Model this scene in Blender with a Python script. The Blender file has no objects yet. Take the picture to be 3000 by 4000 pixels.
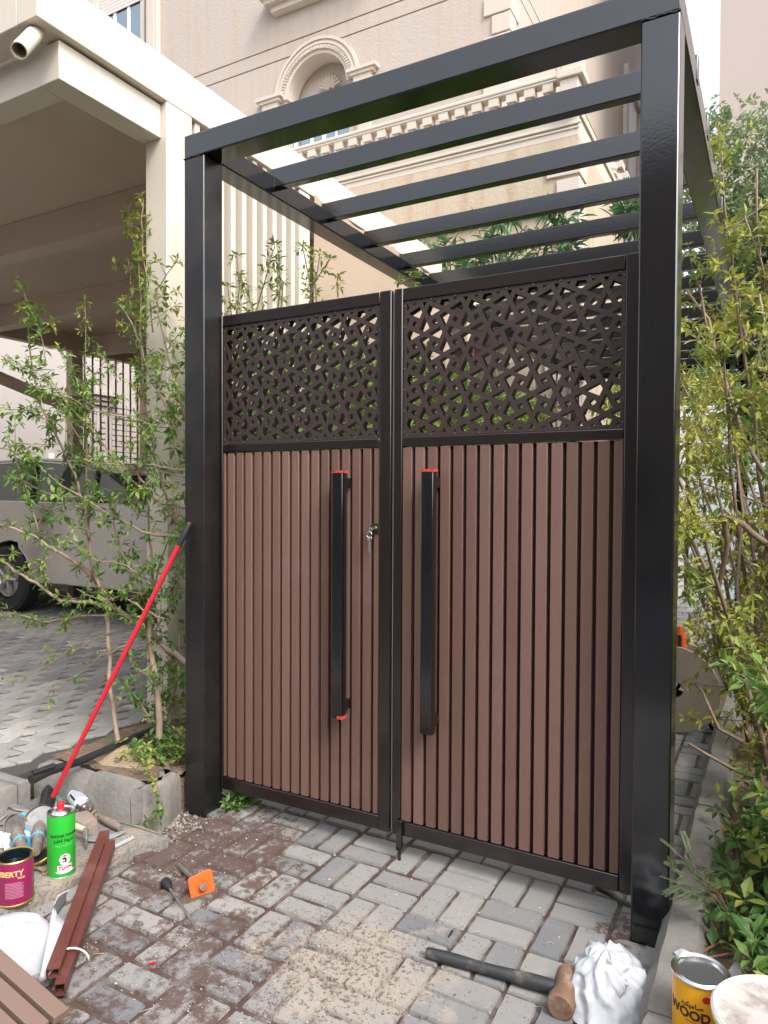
import bpy, bmesh, math, random
from mathutils import Vector, Matrix, noise
from math import sin, cos, pi, radians as rad

# ------------------------------------------------------------ camera, world, sun, exposure
sc = bpy.context.scene
C = sc.collection
CP = Vector((2.43042, -2.48417, 1.5))
CR = Vector((0.8768146, 0.48080699, 0.0045599))
CU = Vector((-0.01437378, 0.01673094, 0.99975671))
CF = Vector((-0.48061372, 0.87666682, -0.02158094))
FPX = 2783.5
cam = bpy.data.objects.new('camera', bpy.data.cameras.new('camera'))
C.objects.link(cam)
m = Matrix((( CR.x, CU.x, -CF.x), (CR.y, CU.y, -CF.y), (CR.z, CU.z, -CF.z))).to_4x4()
m.translation = CP
cam.matrix_world = m
cam.data.sensor_fit = 'HORIZONTAL'
cam.data.sensor_width = 36
cam.data.lens = 36 * FPX / 3000
cam.data.clip_start = .05
cam.data.clip_end = 2000
sc.camera = cam
sc.render.resolution_x, sc.render.resolution_y = 768, 1024

SUN_EL, SUN_AZ = rad(48), rad(118)      # azimuth clockwise from +Y
w = bpy.data.worlds.new('World'); sc.world = w; w.use_nodes = True
nt = w.node_tree
sky = nt.nodes.new('ShaderNodeTexSky'); sky.sky_type = 'NISHITA'; sky.sun_disc = False
sky.sun_elevation = SUN_EL; sky.sun_rotation = SUN_AZ
sky.air_density = 1.0; sky.dust_density = 4.0; sky.ozone_density = 1.0
bg = nt.nodes['Background']; bg.inputs[1].default_value = .15
hs_ = nt.nodes.new('ShaderNodeHueSaturation'); hs_.inputs['Saturation'].default_value = .36; hs_.inputs['Value'].default_value = 1.5
nt.links.new(sky.outputs[0], hs_.inputs['Color']); nt.links.new(hs_.outputs[0], bg.inputs[0])
sl = bpy.data.lights.new('sun', 'SUN'); sl.energy = .65; sl.angle = rad(12); sl.color = (1, .965, .91)
so = bpy.data.objects.new('sun', sl); C.objects.link(so)
sd = Vector((sin(SUN_AZ) * cos(SUN_EL), cos(SUN_AZ) * cos(SUN_EL), sin(SUN_EL)))
so.rotation_euler = sd.to_track_quat('Z', 'Y').to_euler()
so.location = (6, -4, 12)
vs = sc.view_settings
vs.view_transform = 'Standard'; vs.look = 'None'; vs.gamma = 1; vs.exposure = 1.08

# ------------------------------------------------------------ helpers
def ray(px, py): return CF + CR * ((px - 1500) / FPX) + CU * ((2000 - py) / FPX)
def on(ax, v, px, py):
    d = ray(px, py); return CP + d * ((v - CP[ax]) / d[ax])
def G(px, py, z=0): return on(2, z, px, py)
def YP(px, py, y): return on(1, y, px, py)
def XP(px, py, x): return on(0, x, px, py)

MATS = {}
def mat(name, col=(.5, .5, .5), rough=.6, metal=0, noise_=None, bump=None, tone=None, spec=.5, coat=0, trans=0, streak=None, stretch=(1, 1, 1)):
    """principled material. noise_=(scale, col2, lo, hi); bump=(scale, strength, dist); tone=[(pos,col),...] from face attribute"""
    if name in MATS: return MATS[name]
    M = bpy.data.materials.new(name); M.use_nodes = True
    n = M.node_tree.nodes; L = M.node_tree.links
    b = n['Principled BSDF']
    b.inputs['Roughness'].default_value = rough; b.inputs['Metallic'].default_value = metal
    b.inputs['Specular IOR Level'].default_value = spec
    b.inputs['Coat Weight'].default_value = coat; b.inputs['Coat Roughness'].default_value = .15
    tc = n.new('ShaderNodeTexCoord'); mp = n.new('ShaderNodeMapping')
    mp.inputs['Scale'].default_value = stretch
    L.new(tc.outputs['Object'], mp.inputs[0])
    cur = None
    if tone:
        at = n.new('ShaderNodeAttribute'); at.attribute_name = 'tone'
        rp = n.new('ShaderNodeValToRGB')
        while len(rp.color_ramp.elements) < len(tone): rp.color_ramp.elements.new(.5)
        for e, (p, c) in zip(rp.color_ramp.elements, tone):
            e.position = p; e.color = (*c, 1)
        L.new(at.outputs['Fac'], rp.inputs[0]); cur = rp.outputs[0]
    def mixc(fac, c2):
        nonlocal cur
        mx = n.new('ShaderNodeMix'); mx.data_type = 'RGBA'
        if cur is None: mx.inputs[6].default_value = (*col, 1)
        else: L.new(cur, mx.inputs[6])
        mx.inputs[7].default_value = (*c2, 1)
        L.new(fac, mx.inputs[0]); cur = mx.outputs[2]
    for nz in ([noise_] if isinstance(noise_, tuple) else (noise_ or [])):
        s, c2, lo, hi = nz[:4]
        t = n.new('ShaderNodeTexNoise'); t.inputs['Scale'].default_value = s; t.inputs['Detail'].default_value = 6
        t.inputs['Roughness'].default_value = .65
        L.new(mp.outputs[0], t.inputs[0])
        mr = n.new('ShaderNodeMapRange'); mr.inputs[1].default_value = lo; mr.inputs[2].default_value = hi
        if len(nz) > 4: mr.inputs[4].default_value = nz[4]
        L.new(t.outputs[0], mr.inputs[0]); mixc(mr.outputs[0], c2)
    if streak:
        s, c2, lo, hi = streak[:4]
        mp2 = n.new('ShaderNodeMapping'); mp2.inputs['Scale'].default_value = (s, s, s * .06)
        L.new(tc.outputs['Object'], mp2.inputs[0])
        t = n.new('ShaderNodeTexNoise'); t.inputs['Scale'].default_value = 1; t.inputs['Detail'].default_value = 5
        L.new(mp2.outputs[0], t.inputs[0])
        mr = n.new('ShaderNodeMapRange'); mr.inputs[1].default_value = lo; mr.inputs[2].default_value = hi
        mr.inputs[4].default_value = streak[4] if len(streak) > 4 else 1
        L.new(t.outputs[0], mr.inputs[0]); mixc(mr.outputs[0], c2)
    if cur is None: b.inputs['Base Color'].default_value = (*col, 1)
    else: L.new(cur, b.inputs['Base Color'])
    if bump:
        s, st, ds = bump[:3]
        t = n.new('ShaderNodeTexNoise'); t.inputs['Scale'].default_value = s; t.inputs['Detail'].default_value = 5
        L.new(mp.outputs[0], t.inputs[0])
        bp = n.new('ShaderNodeBump'); bp.inputs['Strength'].default_value = st; bp.inputs['Distance'].default_value = ds
        L.new(t.outputs[0], bp.inputs['Height']); L.new(bp.outputs[0], b.inputs['Normal'])
    if trans:
        tr = n.new('ShaderNodeBsdfTranslucent'); mx = n.new('ShaderNodeMixShader'); mx.inputs[0].default_value = trans
        if cur is None: tr.inputs[0].default_value = (*col, 1)
        else: L.new(cur, tr.inputs[0])
        L.new(b.outputs[0], mx.inputs[1]); L.new(tr.outputs[0], mx.inputs[2])
        L.new(mx.outputs[0], n['Material Output'].inputs[0])
    MATS[name] = M
    return M

class MB:
    def __init__(s): s.v = []; s.f = []; s.m = []; s.t = []
    def add(s, vs, fs, mi=0, t=0.5):
        o = len(s.v); s.v += [tuple(p) for p in vs]
        for f in fs: s.f.append(tuple(i + o for i in f)); s.m.append(mi); s.t.append(t)
        return s
    def box(s, x0, y0, z0, x1, y1, z1, mi=0, t=.5, M=None):
        v = [Vector(p) for p in ((x0, y0, z0), (x1, y0, z0), (x1, y1, z0), (x0, y1, z0), (x0, y0, z1), (x1, y0, z1), (x1, y1, z1), (x0, y1, z1))]
        if M: v = [M @ p for p in v]
        return s.add(v, [(0, 3, 2, 1), (4, 5, 6, 7), (0, 1, 5, 4), (1, 2, 6, 5), (2, 3, 7, 6), (3, 0, 4, 7)], mi, t)
    def tube(s, pts, rs, n=8, mi=0, t=.5, cap=True):
        pts = [Vector(p) for p in pts]
        if not hasattr(rs, '__len__'): rs = [rs] * len(pts)
        up = Vector((0, 0, 1)); vs = []; prev = None
        for i, p in enumerate(pts):
            d = (pts[min(i + 1, len(pts) - 1)] - pts[max(i - 1, 0)]).normalized()
            if prev is None:
                a = d.cross(up)
                if a.length < .01: a = d.cross(Vector((1, 0, 0)))
            else: a = prev - d * prev.dot(d)
            a.normalize(); prev = a; b = d.cross(a)
            vs += [p + (a * cos(2 * pi * k / n) + b * sin(2 * pi * k / n)) * rs[i] for k in range(n)]
        fs = [(i * n + k, i * n + (k + 1) % n, (i + 1) * n + (k + 1) % n, (i + 1) * n + k) for i in range(len(pts) - 1) for k in range(n)]
        if cap: fs += [tuple(range(n))[::-1], tuple((len(pts) - 1) * n + k for k in range(n))]
        return s.add(vs, fs, mi, t)
    def lathe(s, prof, M=None, n=28, mi=0, t=.5):
        """prof: [(r,z)] bottom to top; r=0 closes"""
        M = M or Matrix(); vs = []
        for r, z in prof: vs += [M @ Vector((r * cos(2 * pi * k / n), r * sin(2 * pi * k / n), z)) for k in range(n)]
        fs = [(i * n + k, i * n + (k + 1) % n, (i + 1) * n + (k + 1) % n, (i + 1) * n + k) for i in range(len(prof) - 1) for k in range(n)]
        return s.add(vs, fs, mi, t)
    def prism(s, poly, z0, z1, M=None, mi=0, t=.5):
        M = M or Matrix(); n = len(poly)
        vs = [M @ Vector((x, y, z0)) for x, y in poly] + [M @ Vector((x, y, z1)) for x, y in poly]
        fs = [tuple(range(n))[::-1], tuple(range(n, 2 * n))] + [(k, (k + 1) % n, n + (k + 1) % n, n + k) for k in range(n)]
        return s.add(vs, fs, mi, t)
    def build(s, name, mats, parent=None, smooth=False, bevel=0, **kw):
        me = bpy.data.meshes.new(name); me.from_pydata(s.v, [], s.f)
        for M in (mats if isinstance(mats, (list, tuple)) else [mats]): me.materials.append(M)
        me.polygons.foreach_set('material_index', s.m)
        at = me.attributes.new('tone', 'FLOAT', 'FACE'); at.data.foreach_set('value', s.t)
        if smooth: me.polygons.foreach_set('use_smooth', [True] * len(s.f))
        me.update()
        o = bpy.data.objects.new(name, me); C.objects.link(o)
        if smooth == 'auto':
            me.set_sharp_from_angle(angle=rad(35))
        if parent: par(o, parent)
        if bevel:
            b = o.modifiers.new('bevel', 'BEVEL'); b.width = bevel; b.segments = 2; b.limit_method = 'ANGLE'
            me.polygons.foreach_set('use_smooth', [True] * len(s.f)); me.set_sharp_from_angle(angle=rad(30))
            b.harden_normals = False
        for k, v in kw.items(): o[k] = v
        return o

def par(o, p):
    o.parent = p
    q = p; M = Matrix()
    while q: M = Matrix.LocRotScale(q.location, q.rotation_euler, q.scale) @ (q.matrix_parent_inverse if q.parent else Matrix()) @ M if False else M; q = q.parent
    bpy_loc = WORLD.get(p.name, Vector((0, 0, 0)))
    o.matrix_parent_inverse = Matrix.Translation(-bpy_loc)
    WORLD[o.name] = Vector((0, 0, 0)) if True else 0
WORLD = {}
def thing(name, label, cat, loc=(0, 0, 0), group=None):
    o = bpy.data.objects.new(name, None); C.objects.link(o); o.location = loc
    o.empty_display_size = .05
    WORLD[o.name] = Vector(loc)
    o['label'] = label; o['category'] = cat
    if group: o['group'] = group
    return o
def tag(o, label, cat, group=None):
    o['label'] = label; o['category'] = cat
    if group: o['group'] = group
    return o
def struct(o): o['kind'] = 'structure'; return o
def frame_at(p, axis, up=(0, 0, 1)):
    """matrix whose local Z is axis"""
    z = Vector(axis).normalized(); x = Vector(up).cross(z)
    if x.length < .01: x = Vector((1, 0, 0)).cross(z)
    x.normalize(); y = z.cross(x)
    M = Matrix((x, y, z)).transposed().to_4x4(); M.translation = Vector(p); return M

def text_mesh(mb, txt, size, place, mi=0, depth=.0006, bold=0, shear=0, align='CENTER', maxseg=.004):
    """place(x,y,z)->Vector; text flat in x,y with thickness"""
    cu = bpy.data.curves.new('t', 'FONT'); cu.body = txt; cu.size = size; cu.align_x = align
    cu.extrude = depth; cu.offset = bold; cu.shear = shear; cu.resolution_u = 3
    ob = bpy.data.objects.new('t', cu); C.objects.link(ob)
    dg = bpy.context.evaluated_depsgraph_get()
    me = bpy.data.meshes.new_from_object(ob.evaluated_get(dg))
    bm = bmesh.new(); bm.from_mesh(me)
    for _ in range(3):
        ed = [e for e in bm.edges if abs(e.verts[0].co.x - e.verts[1].co.x) > maxseg]
        if not ed: break
        bmesh.ops.subdivide_edges(bm, edges=ed, cuts=1)
        bmesh.ops.triangulate(bm, faces=[f for f in bm.faces if len(f.verts) > 4])
    bm.verts.index_update()
    mb.add([place(v.co.x, v.co.y, v.co.z) for v in bm.verts], [[v.index for v in f.verts] for f in bm.faces], mi)
    bm.free(); bpy.data.objects.remove(ob); bpy.data.curves.remove(cu); bpy.data.meshes.remove(me)

# ------------------------------------------------------------ materials
M_black = mat('black_gloss_paint', (.004, .005, .006), .13, bump=(90, .08, .002), spec=1.0,
              noise_=[(3, (.014, .011, .01), .55, .85, .6)])
M_post = mat('black_paint_dusty', (.010, .010, .011), .28, bump=(90, .12, .002), spec=.6,
              noise_=[(1.6, (.045, .034, .029), .45, .72, .8), (14, (.012, .011, .011), .50, .66, .6)])
M_leaf = mat('black_paint_brown_reflection', (.012, .008, .007), .22, bump=(120, .12, .0015), spec=.9)  # black paint; brown reflected from the house opposite is tinted into its colour
M_lat = mat('lattice_paint_brown_reflection', (.042, .029, .024), .42, bump=(160, .1, .001), spec=.5)  # same black paint, its brown reflection put into the base colour, lighter here
M_wpc = mat('composite_slat', (.15, .08, .064), .5, bump=(260, .35, .0015), tone=[(0, (.145, .082, .064)), (1, (.20, .118, .094))],
            noise_=[(320, (.085, .043, .034), .50, .66, .7), (2.2, (.21, .135, .115), .56, .8, .55)], streak=(30, (.20, .135, .115), .6, .75, .5), spec=.35)
M_wpcd = mat('composite_groove', (.016, .009, .008), .7)
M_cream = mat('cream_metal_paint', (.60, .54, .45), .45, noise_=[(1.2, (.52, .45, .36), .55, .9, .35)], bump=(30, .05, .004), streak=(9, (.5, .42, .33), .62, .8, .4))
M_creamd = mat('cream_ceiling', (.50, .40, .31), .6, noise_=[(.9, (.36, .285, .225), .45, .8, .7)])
M_net = mat('beige_shade_net', (.42, .325, .24), .8, bump=(240, .5, .004), noise_=[(2, (.36, .28, .2), .5, .8, .5)], trans=.15)
M_stucco = mat('stucco', (.41, .355, .315), .85, bump=(26, .35, .02), streak=(7, (.41, .33, .26), .47, .68, .75), noise_=[(.45, (.46, .38, .31), .45, .75, .7), (60, (.36, .31, .27), .5, .7, .35)])
M_trim = mat('stone_trim', (.50, .44, .38), .75, bump=(40, .2, .008), noise_=[(3, (.42, .35, .28), .55, .8, .5)])
M_white = mat('white_paint', (.74, .73, .72), .5)
M_glass = mat('window_glass', (.30, .36, .40), .06, metal=.85)
M_shut = mat('roller_shutter', (.58, .52, .48), .5)
M_pavers = None

# pavers with dust masks -------------------------------------------------
def ground_mat(name, tone, dust=True, joints=False):
    M = bpy.data.materials.new(name); M.use_nodes = True
    n = M.node_tree.nodes; L = M.node_tree.links; b = n['Principled BSDF']
    b.inputs['Roughness'].default_value = .85; b.inputs['Specular IOR Level'].default_value = .3
    g = n.new('ShaderNodeNewGeometry')
    def noise(s, d=5, r=.6):
        t = n.new('ShaderNodeTexNoise'); t.inputs['Scale'].default_value = s; t.inputs['Detail'].default_value = d
        t.inputs['Roughness'].default_value = r; L.new(g.outputs['Position'], t.inputs[0]); return t.outputs[0]
    def math_(op, a, b_=None, c=None):
        k = n.new('ShaderNodeMath'); k.operation = op
        for i, v in enumerate((a, b_, c)):
            if v is None: continue
            if isinstance(v, (int, float)): k.inputs[i].default_value = v
            else: L.new(v, k.inputs[i])
        return k.outputs[0]
    def rng(v, a, b_, c=0, d=1):
        k = n.new('ShaderNodeMapRange'); k.interpolation_type = 'SMOOTHSTEP'
        for i, x in enumerate((a, b_, c, d)): k.inputs[i + 1].default_value = x
        L.new(v, k.inputs[0]); return k.outputs[0]
    def mix(f, a, c):
        k = n.new('ShaderNodeMix'); k.data_type = 'RGBA'
        L.new(f, k.inputs[0])
        if isinstance(a, tuple): k.inputs[6].default_value = (*a, 1)
        else: L.new(a, k.inputs[6])
        if isinstance(c, tuple): k.inputs[7].default_value = (*c, 1)
        else: L.new(c, k.inputs[7])
        return k.outputs[2]
    def blob(x, y, r0, r1):
        d = n.new('ShaderNodeVectorMath'); d.operation = 'DISTANCE'
        L.new(g.outputs['Position'], d.inputs[0]); d.inputs[1].default_value = (x, y, 0)
        return rng(d.outputs['Value'], r0, r1, 1, 0)
    at = n.new('ShaderNodeAttribute'); at.attribute_name = 'tone'
    rp = n.new('ShaderNodeValToRGB')
    while len(rp.color_ramp.elements) < len(tone): rp.color_ramp.elements.new(.5)
    for e, (p, c) in zip(rp.color_ramp.elements, tone): e.position = p; e.color = (*c, 1)
    L.new(at.outputs['Fac'], rp.inputs[0]); cur = rp.outputs[0]
    cur = mix(rng(noise(9), .42, .68, 0, .55), cur, (.25, .235, .215))
    cur = mix(rng(noise(240, 3), .54, .66, 0, .4), cur, (.13, .13, .125))
    if dust:
        # pale sand spill in front of the gate
        sand = math_('MAXIMUM', blob(1.27, -.58, .0, .62), math_('MULTIPLY', blob(1.45, -1.0, .0, .6), .9))
        sm = rng(math_('ADD', sand, math_('MULTIPLY', math_('SUBTRACT', noise(6, 10, .78), .5), 3.2)), .45, .95)
        cur = mix(sm, cur, mix(noise(60), (.29, .255, .215), (.37, .335, .285)))
        # maroon steel grinding dust / sawdust
        red = math_('MAXIMUM', blob(.35, -.25, .2, .95), math_('MULTIPLY', blob(.75, -.9, .2, 1.2), .84))
        red = math_('MAXIMUM', red, math_('MULTIPLY', blob(.2, -.1, .1, .45), .9))
        red = math_('MAXIMUM', red, math_('MULTIPLY', blob(2.02, .05, .02, .35), .95))
        nn = math_('ADD', math_('MULTIPLY', noise(7, 8, .75), .75), math_('MULTIPLY', noise(38, 6, .75), .45))
        rm = rng(math_('ADD', math_('MULTIPLY', red, .42), nn), .90, 1.02)
        cur = mix(math_('MULTIPLY', rm, .9), cur, mix(noise(170), (.055, .032, .026), (.125, .078, .062)))
        # chips over the sand
        cm = rng(math_('ADD', noise(75, 4, .7), math_('MULTIPLY', sand, .13)), .645, .70)
        cur = mix(math_('MULTIPLY', cm, .8), cur, (.11, .065, .05))
    L.new(cur, b.inputs['Base Color'])
    bp = n.new('ShaderNodeBump'); bp.inputs['Strength'].default_value = .55; bp.inputs['Distance'].default_value = .006
    h = math_('ADD', math_('MULTIPLY', noise(35, 6, .7), .7), math_('MULTIPLY', noise(220, 4), .3))
    L.new(h, bp.inputs['Height']); L.new(bp.outputs[0], b.inputs['Normal'])
    return M

M_brick = ground_mat('paver_concrete', [(0, (.155, .16, .172)), (.45, (.24, .238, .232)), (1, (.31, .30, .28))])
M_base = ground_mat('dust_joints', [(0, (.072, .044, .036)), (1, (.072, .044, .036))])
M_drive = ground_mat('driveway_paver', [(0, (.17, .165, .17)), (.5, (.28, .27, .255)), (1, (.40, .38, .35))], dust=False)
M_kerb = mat('kerb_concrete', (.22, .207, .185), .9, bump=(45, .5, .01), noise_=[(6, (.155, .145, .135), .42, .68, .85), (160, (.11, .10, .09), .58, .68, .6), (14, (.29, .25, .19), .55, .72, .6)])
M_slab = mat('sandy_slab', (.19, .18, .165), .9, bump=(60, .8, .015), noise_=[(5, (.34, .28, .21), .45, .66, .85), (70, (.10, .09, .08), .56, .66, .7), (22, (.15, .14, .13), .52, .66, .8), (150, (.36, .32, .26), .62, .7, .6)])
M_sand = mat('sand', (.36, .275, .18), .95, bump=(70, .9, .015), noise_=[(18, (.33, .24, .15), .45, .65, .8), (140, (.6, .5, .36), .6, .7, .5)])
M_soil = mat('soil', (.16, .11, .075), .95, bump=(60, .9, .02), noise_=[(12, (.25, .18, .12), .5, .7, .8), (120, (.36, .28, .2), .62, .72, .6)])
M_bark = mat('bark', (.33, .24, .165), .85, bump=(60, .5, .004), noise_=[(20, (.20, .13, .085), .45, .7, .8)], tone=[(0, (.14, .085, .055)), (1, (.32, .245, .18))])
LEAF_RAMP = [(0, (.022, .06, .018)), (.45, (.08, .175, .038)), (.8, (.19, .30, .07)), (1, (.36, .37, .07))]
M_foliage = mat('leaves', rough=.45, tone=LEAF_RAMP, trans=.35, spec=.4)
M_foliage2 = mat('dark_leaves', rough=.5, tone=[(0, (.04, .10, .04)), (1, (.13, .24, .09))], trans=.3)
M_feather = mat('feathery_leaves', rough=.6, tone=[(0, (.11, .17, .085)), (1, (.27, .35, .17))], trans=.45)
M_steel = mat('worn_steel', (.42, .41, .39), .4, metal=.8, noise_=[(30, (.2, .17, .14), .5, .7, .8)])
M_tinmetal = mat('tin_metal', (.72, .72, .70), .25, metal=1)
M_rubber = mat('black_plastic', (.018, .019, .021), .5, bump=(60, .2, .003))
M_red = mat('red_paint', (.50, .018, .03), .4, noise_=[(25, (.30, .02, .025), .55, .72, .7)])
M_redp = mat('red_primer', (.55, .05, .04), .7, noise_=[(60, (.05, .02, .02), .5, .62, .9)])
M_maroon = mat('maroon_primer_steel', (.115, .036, .03), .42, noise_=[(8, (.19, .085, .07), .5, .75, .8), (40, (.08, .03, .025), .55, .7, .6)], bump=(80, .2, .002))
M_paper = mat('white_plastic', (.66, .68, .72), .4, trans=.3, bump=(22, .35, .008))
M_orange = mat('orange_rubber', (.75, .13, .02), .6, noise_=[(60, (.35, .08, .03), .55, .7, .7)])
M_rust = mat('rusty_iron', (.20, .12, .075), .75, noise_=[(14, (.36, .26, .2), .5, .7, .8), (40, (.1, .05, .03), .5, .7, .7)], bump=(60, .5, .004))
M_grime = mat('grimy_brown_plastic', (.19, .15, .12), .6, noise_=[(25, (.3, .26, .22), .5, .7, .8)], bump=(60, .4, .003))
M_bluep = mat('blue_plastic', (.06, .45, .72), .45)
M_bluel = mat('dull_blue_plastic', (.14, .33, .43), .55)
M_whitel = mat('white_label', (.74, .76, .8), .45)
M_green = mat('green_label', (.025, .47, .035), .35, noise_=[(9, (.05, .52, .07), .5, .7, .5)])
M_purple = mat('purple_label', (.30, .018, .10), .35, noise_=[(7, (.24, .012, .075), .5, .7, .6)])
M_yellow = mat('yellow_label', (.88, .42, .01), .4)
M_gold = mat('gold_rim', (.62, .42, .12), .3, metal=.9)
M_ink = mat('black_ink', (.012, .03, .012), .5)
M_goldink = mat('gold_ink', (.75, .52, .18), .5)
M_pinkink = mat('pink_ink', (.58, .28, .38), .6)
M_brass = mat('brass', (.75, .50, .16), .25, metal=1)
M_carp = mat('champagne_car_paint', (.36, .345, .32), .24, metal=.55, coat=.5)
M_carg = mat('car_glass', (.02, .045, .04), .04, spec=.9)
M_tyre = mat('tyre_rubber', (.015, .015, .016), .8)
M_salmon = mat('mauve_wall', (.27, .19, .165), .85, bump=(60, .3, .006))
M_door = mat('pale_blue_door_paint', (.55, .60, .66), .5)
M_neigh = mat('neighbour_render', (.40, .345, .32), .9, bump=(8, .1, .01))
M_wallb = mat('garden_wall_render', (.42, .34, .28), .9, bump=(20, .3, .01), noise_=[(2, (.33, .27, .22), .5, .8, .7)])
M_concrete = mat('grey_board', (.35, .33, .31), .85)
M_housew = mat('white_render', (.40, .37, .35), .85, bump=(30, .2, .005))

rnd = random.Random(7)
# ------------------------------------------------------------ pergola portal
W, H, HB, PW, PD = 2.144, 3.17, .107, .121, .127
PL = 7.15
RZ = [.522 + .49 * k for k in range(14)]
per = thing('pergola', 'long glossy black steel box-section pergola standing over the double gate', 'pergola', (W / 2, 0, 0))
MB().box(0, 0, -.05, PW, PD, H - HB).build('post', M_post, per, bevel=.006, label='dusty left post with brown smears and red broom pole against it')
MB().box(W - PW, 0, -.05, W, PD, H - HB).build('post', M_black, per, bevel=.006)
for x in (0, W - PW):
    MB().box(x, PL - .12, 0, x + PW, PL, H - HB).build('post', M_black, per, bevel=.006)
MB().box(0, 0, H - HB + .002, W, PD, H).build('front_beam', M_black, per, bevel=.006)
for x in (0, W - PW):
    MB().box(x, PD + .001, H - HB, x + PW, PL + .1, H - .003).build('side_beam', M_black, per, bevel=.006)
MB().box(PW + .001, PL + .001, H - HB, W - PW - .001, PL + .099, H - .004).build('rear_beam', M_black, per)
for k, y in enumerate(RZ):
    MB().box(PW - .035, y, 3.108, W + .004, y + .052, 3.205).build('rafter', M_black, per, bevel=.004)
wl = MB()   # weld seams at the top of the posts
for x0 in (0, W - PW):
    pts = [(x0 + PW * i / 14, -.001 + rnd.uniform(-.001, .001), H - HB + rnd.uniform(-.003, .003)) for i in range(15)]
    wl.tube(pts, [.0035 + rnd.uniform(-.001, .001) for _ in pts], 6)
for y in RZ[:6]:
    for dy in (0, .052):
        wl.tube([(PW + .001, y + dy, 3.108 + .012 * i) for i in range(5)], [.003] * 5, 5)
wl.build('weld_seam', M_black, per)

# ------------------------------------------------------------ gate leaves
GY = .105
def lattice_mesh(x0, z0, x1, z1, ph, y, th=.003):
    """cut-out screen: kites pointing four ways round alternate centres, tilted squares between"""
    Wd, Hd = x1 - x0, z1 - z0; S = .178; mar = .014
    def area(p): return abs(sum(p[i][0] * p[(i + 1) % len(p)][1] - p[(i + 1) % len(p)][0] * p[i][1] for i in range(len(p)))) / 2
    def clip(p, ax, v, sg):
        R_ = []
        for k in range(len(p)):
            u, w_ = p[k], p[(k + 1) % len(p)]; a_, b_ = (u[ax] - v) * sg, (w_[ax] - v) * sg
            if a_ >= 0: R_.append(u)
            if a_ * b_ < 0:
                t = a_ / (a_ - b_); R_.append((u[0] + (w_[0] - u[0]) * t, u[1] + (w_[1] - u[1]) * t))
        return R_
    K1 = [(0, .055), (.130, .121), (0, .398), (-.130, .121)]
    K2 = [(.102, 0), (.379, -.130), (.445, 0), (.379, .130)]
    holes = []
    for i in range(-3, 16):
        for j in range(-3, 12):
            cx, cy = ph[0] - x0 + (i - 3) * S / 2, ph[1] - z0 + (j - 6) * S / 2
            if (i + j + 1) % 2 == 0:
                sh_ = [K1, [(x, -y_) for x, y_ in K1], K2, [(-x, y_) for x, y_ in K2]]
                for q in sh_: holes.append([(cx + x * S, cy + y_ * S) for x, y_ in q])
                # two of the squares belong to this centre
                for sx, tl in ((1, 24), (-1, 42)):
                    for sy in (1,):
                        qx, qy = cx + sx * .25 * S, cy + sy * .25 * S
                        for_ = [(qx + .080 * S * cos(rad(tl + 45 + 90 * k)), qy + .080 * S * sin(rad(-tl + 45 + 90 * k) if 0 else rad(tl + 45 + 90 * k))) for k in range(4)]
                        holes.append(for_)
    out = []
    for q in holes:
        for ax, v, sg in ((0, mar, 1), (0, Wd - mar, -1), (1, mar, 1), (1, Hd - mar, -1)):
            q = clip(q, ax, v, sg)
            if len(q) < 3: break
        if len(q) >= 3 and area(q) > .00002: out.append(q)
    holes = out
    cu = bpy.data.curves.new('lat', 'CURVE'); cu.dimensions = '2D'; cu.fill_mode = 'BOTH'; cu.extrude = th / 2
    for P in [[(0, 0), (Wd, 0), (Wd, Hd), (0, Hd)]] + holes:
        s = cu.splines.new('POLY'); s.points.add(len(P) - 1); s.use_cyclic_u = True
        for pt, q in zip(s.points, P): pt.co = (q[0], q[1], 0, 1)
    ob = bpy.data.objects.new('lat', cu); C.objects.link(ob)
    me = bpy.data.meshes.new_from_object(ob.evaluated_get(bpy.context.evaluated_depsgraph_get()))
    mb = MB()
    mb.add([(x0 + v.co.x, y + v.co.z, z0 + v.co.y) for v in me.vertices], [tuple(f.vertices) for f in me.polygons])
    bpy.data.objects.remove(ob); bpy.data.curves.remove(cu); bpy.data.meshes.remove(me)
    return mb

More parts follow.
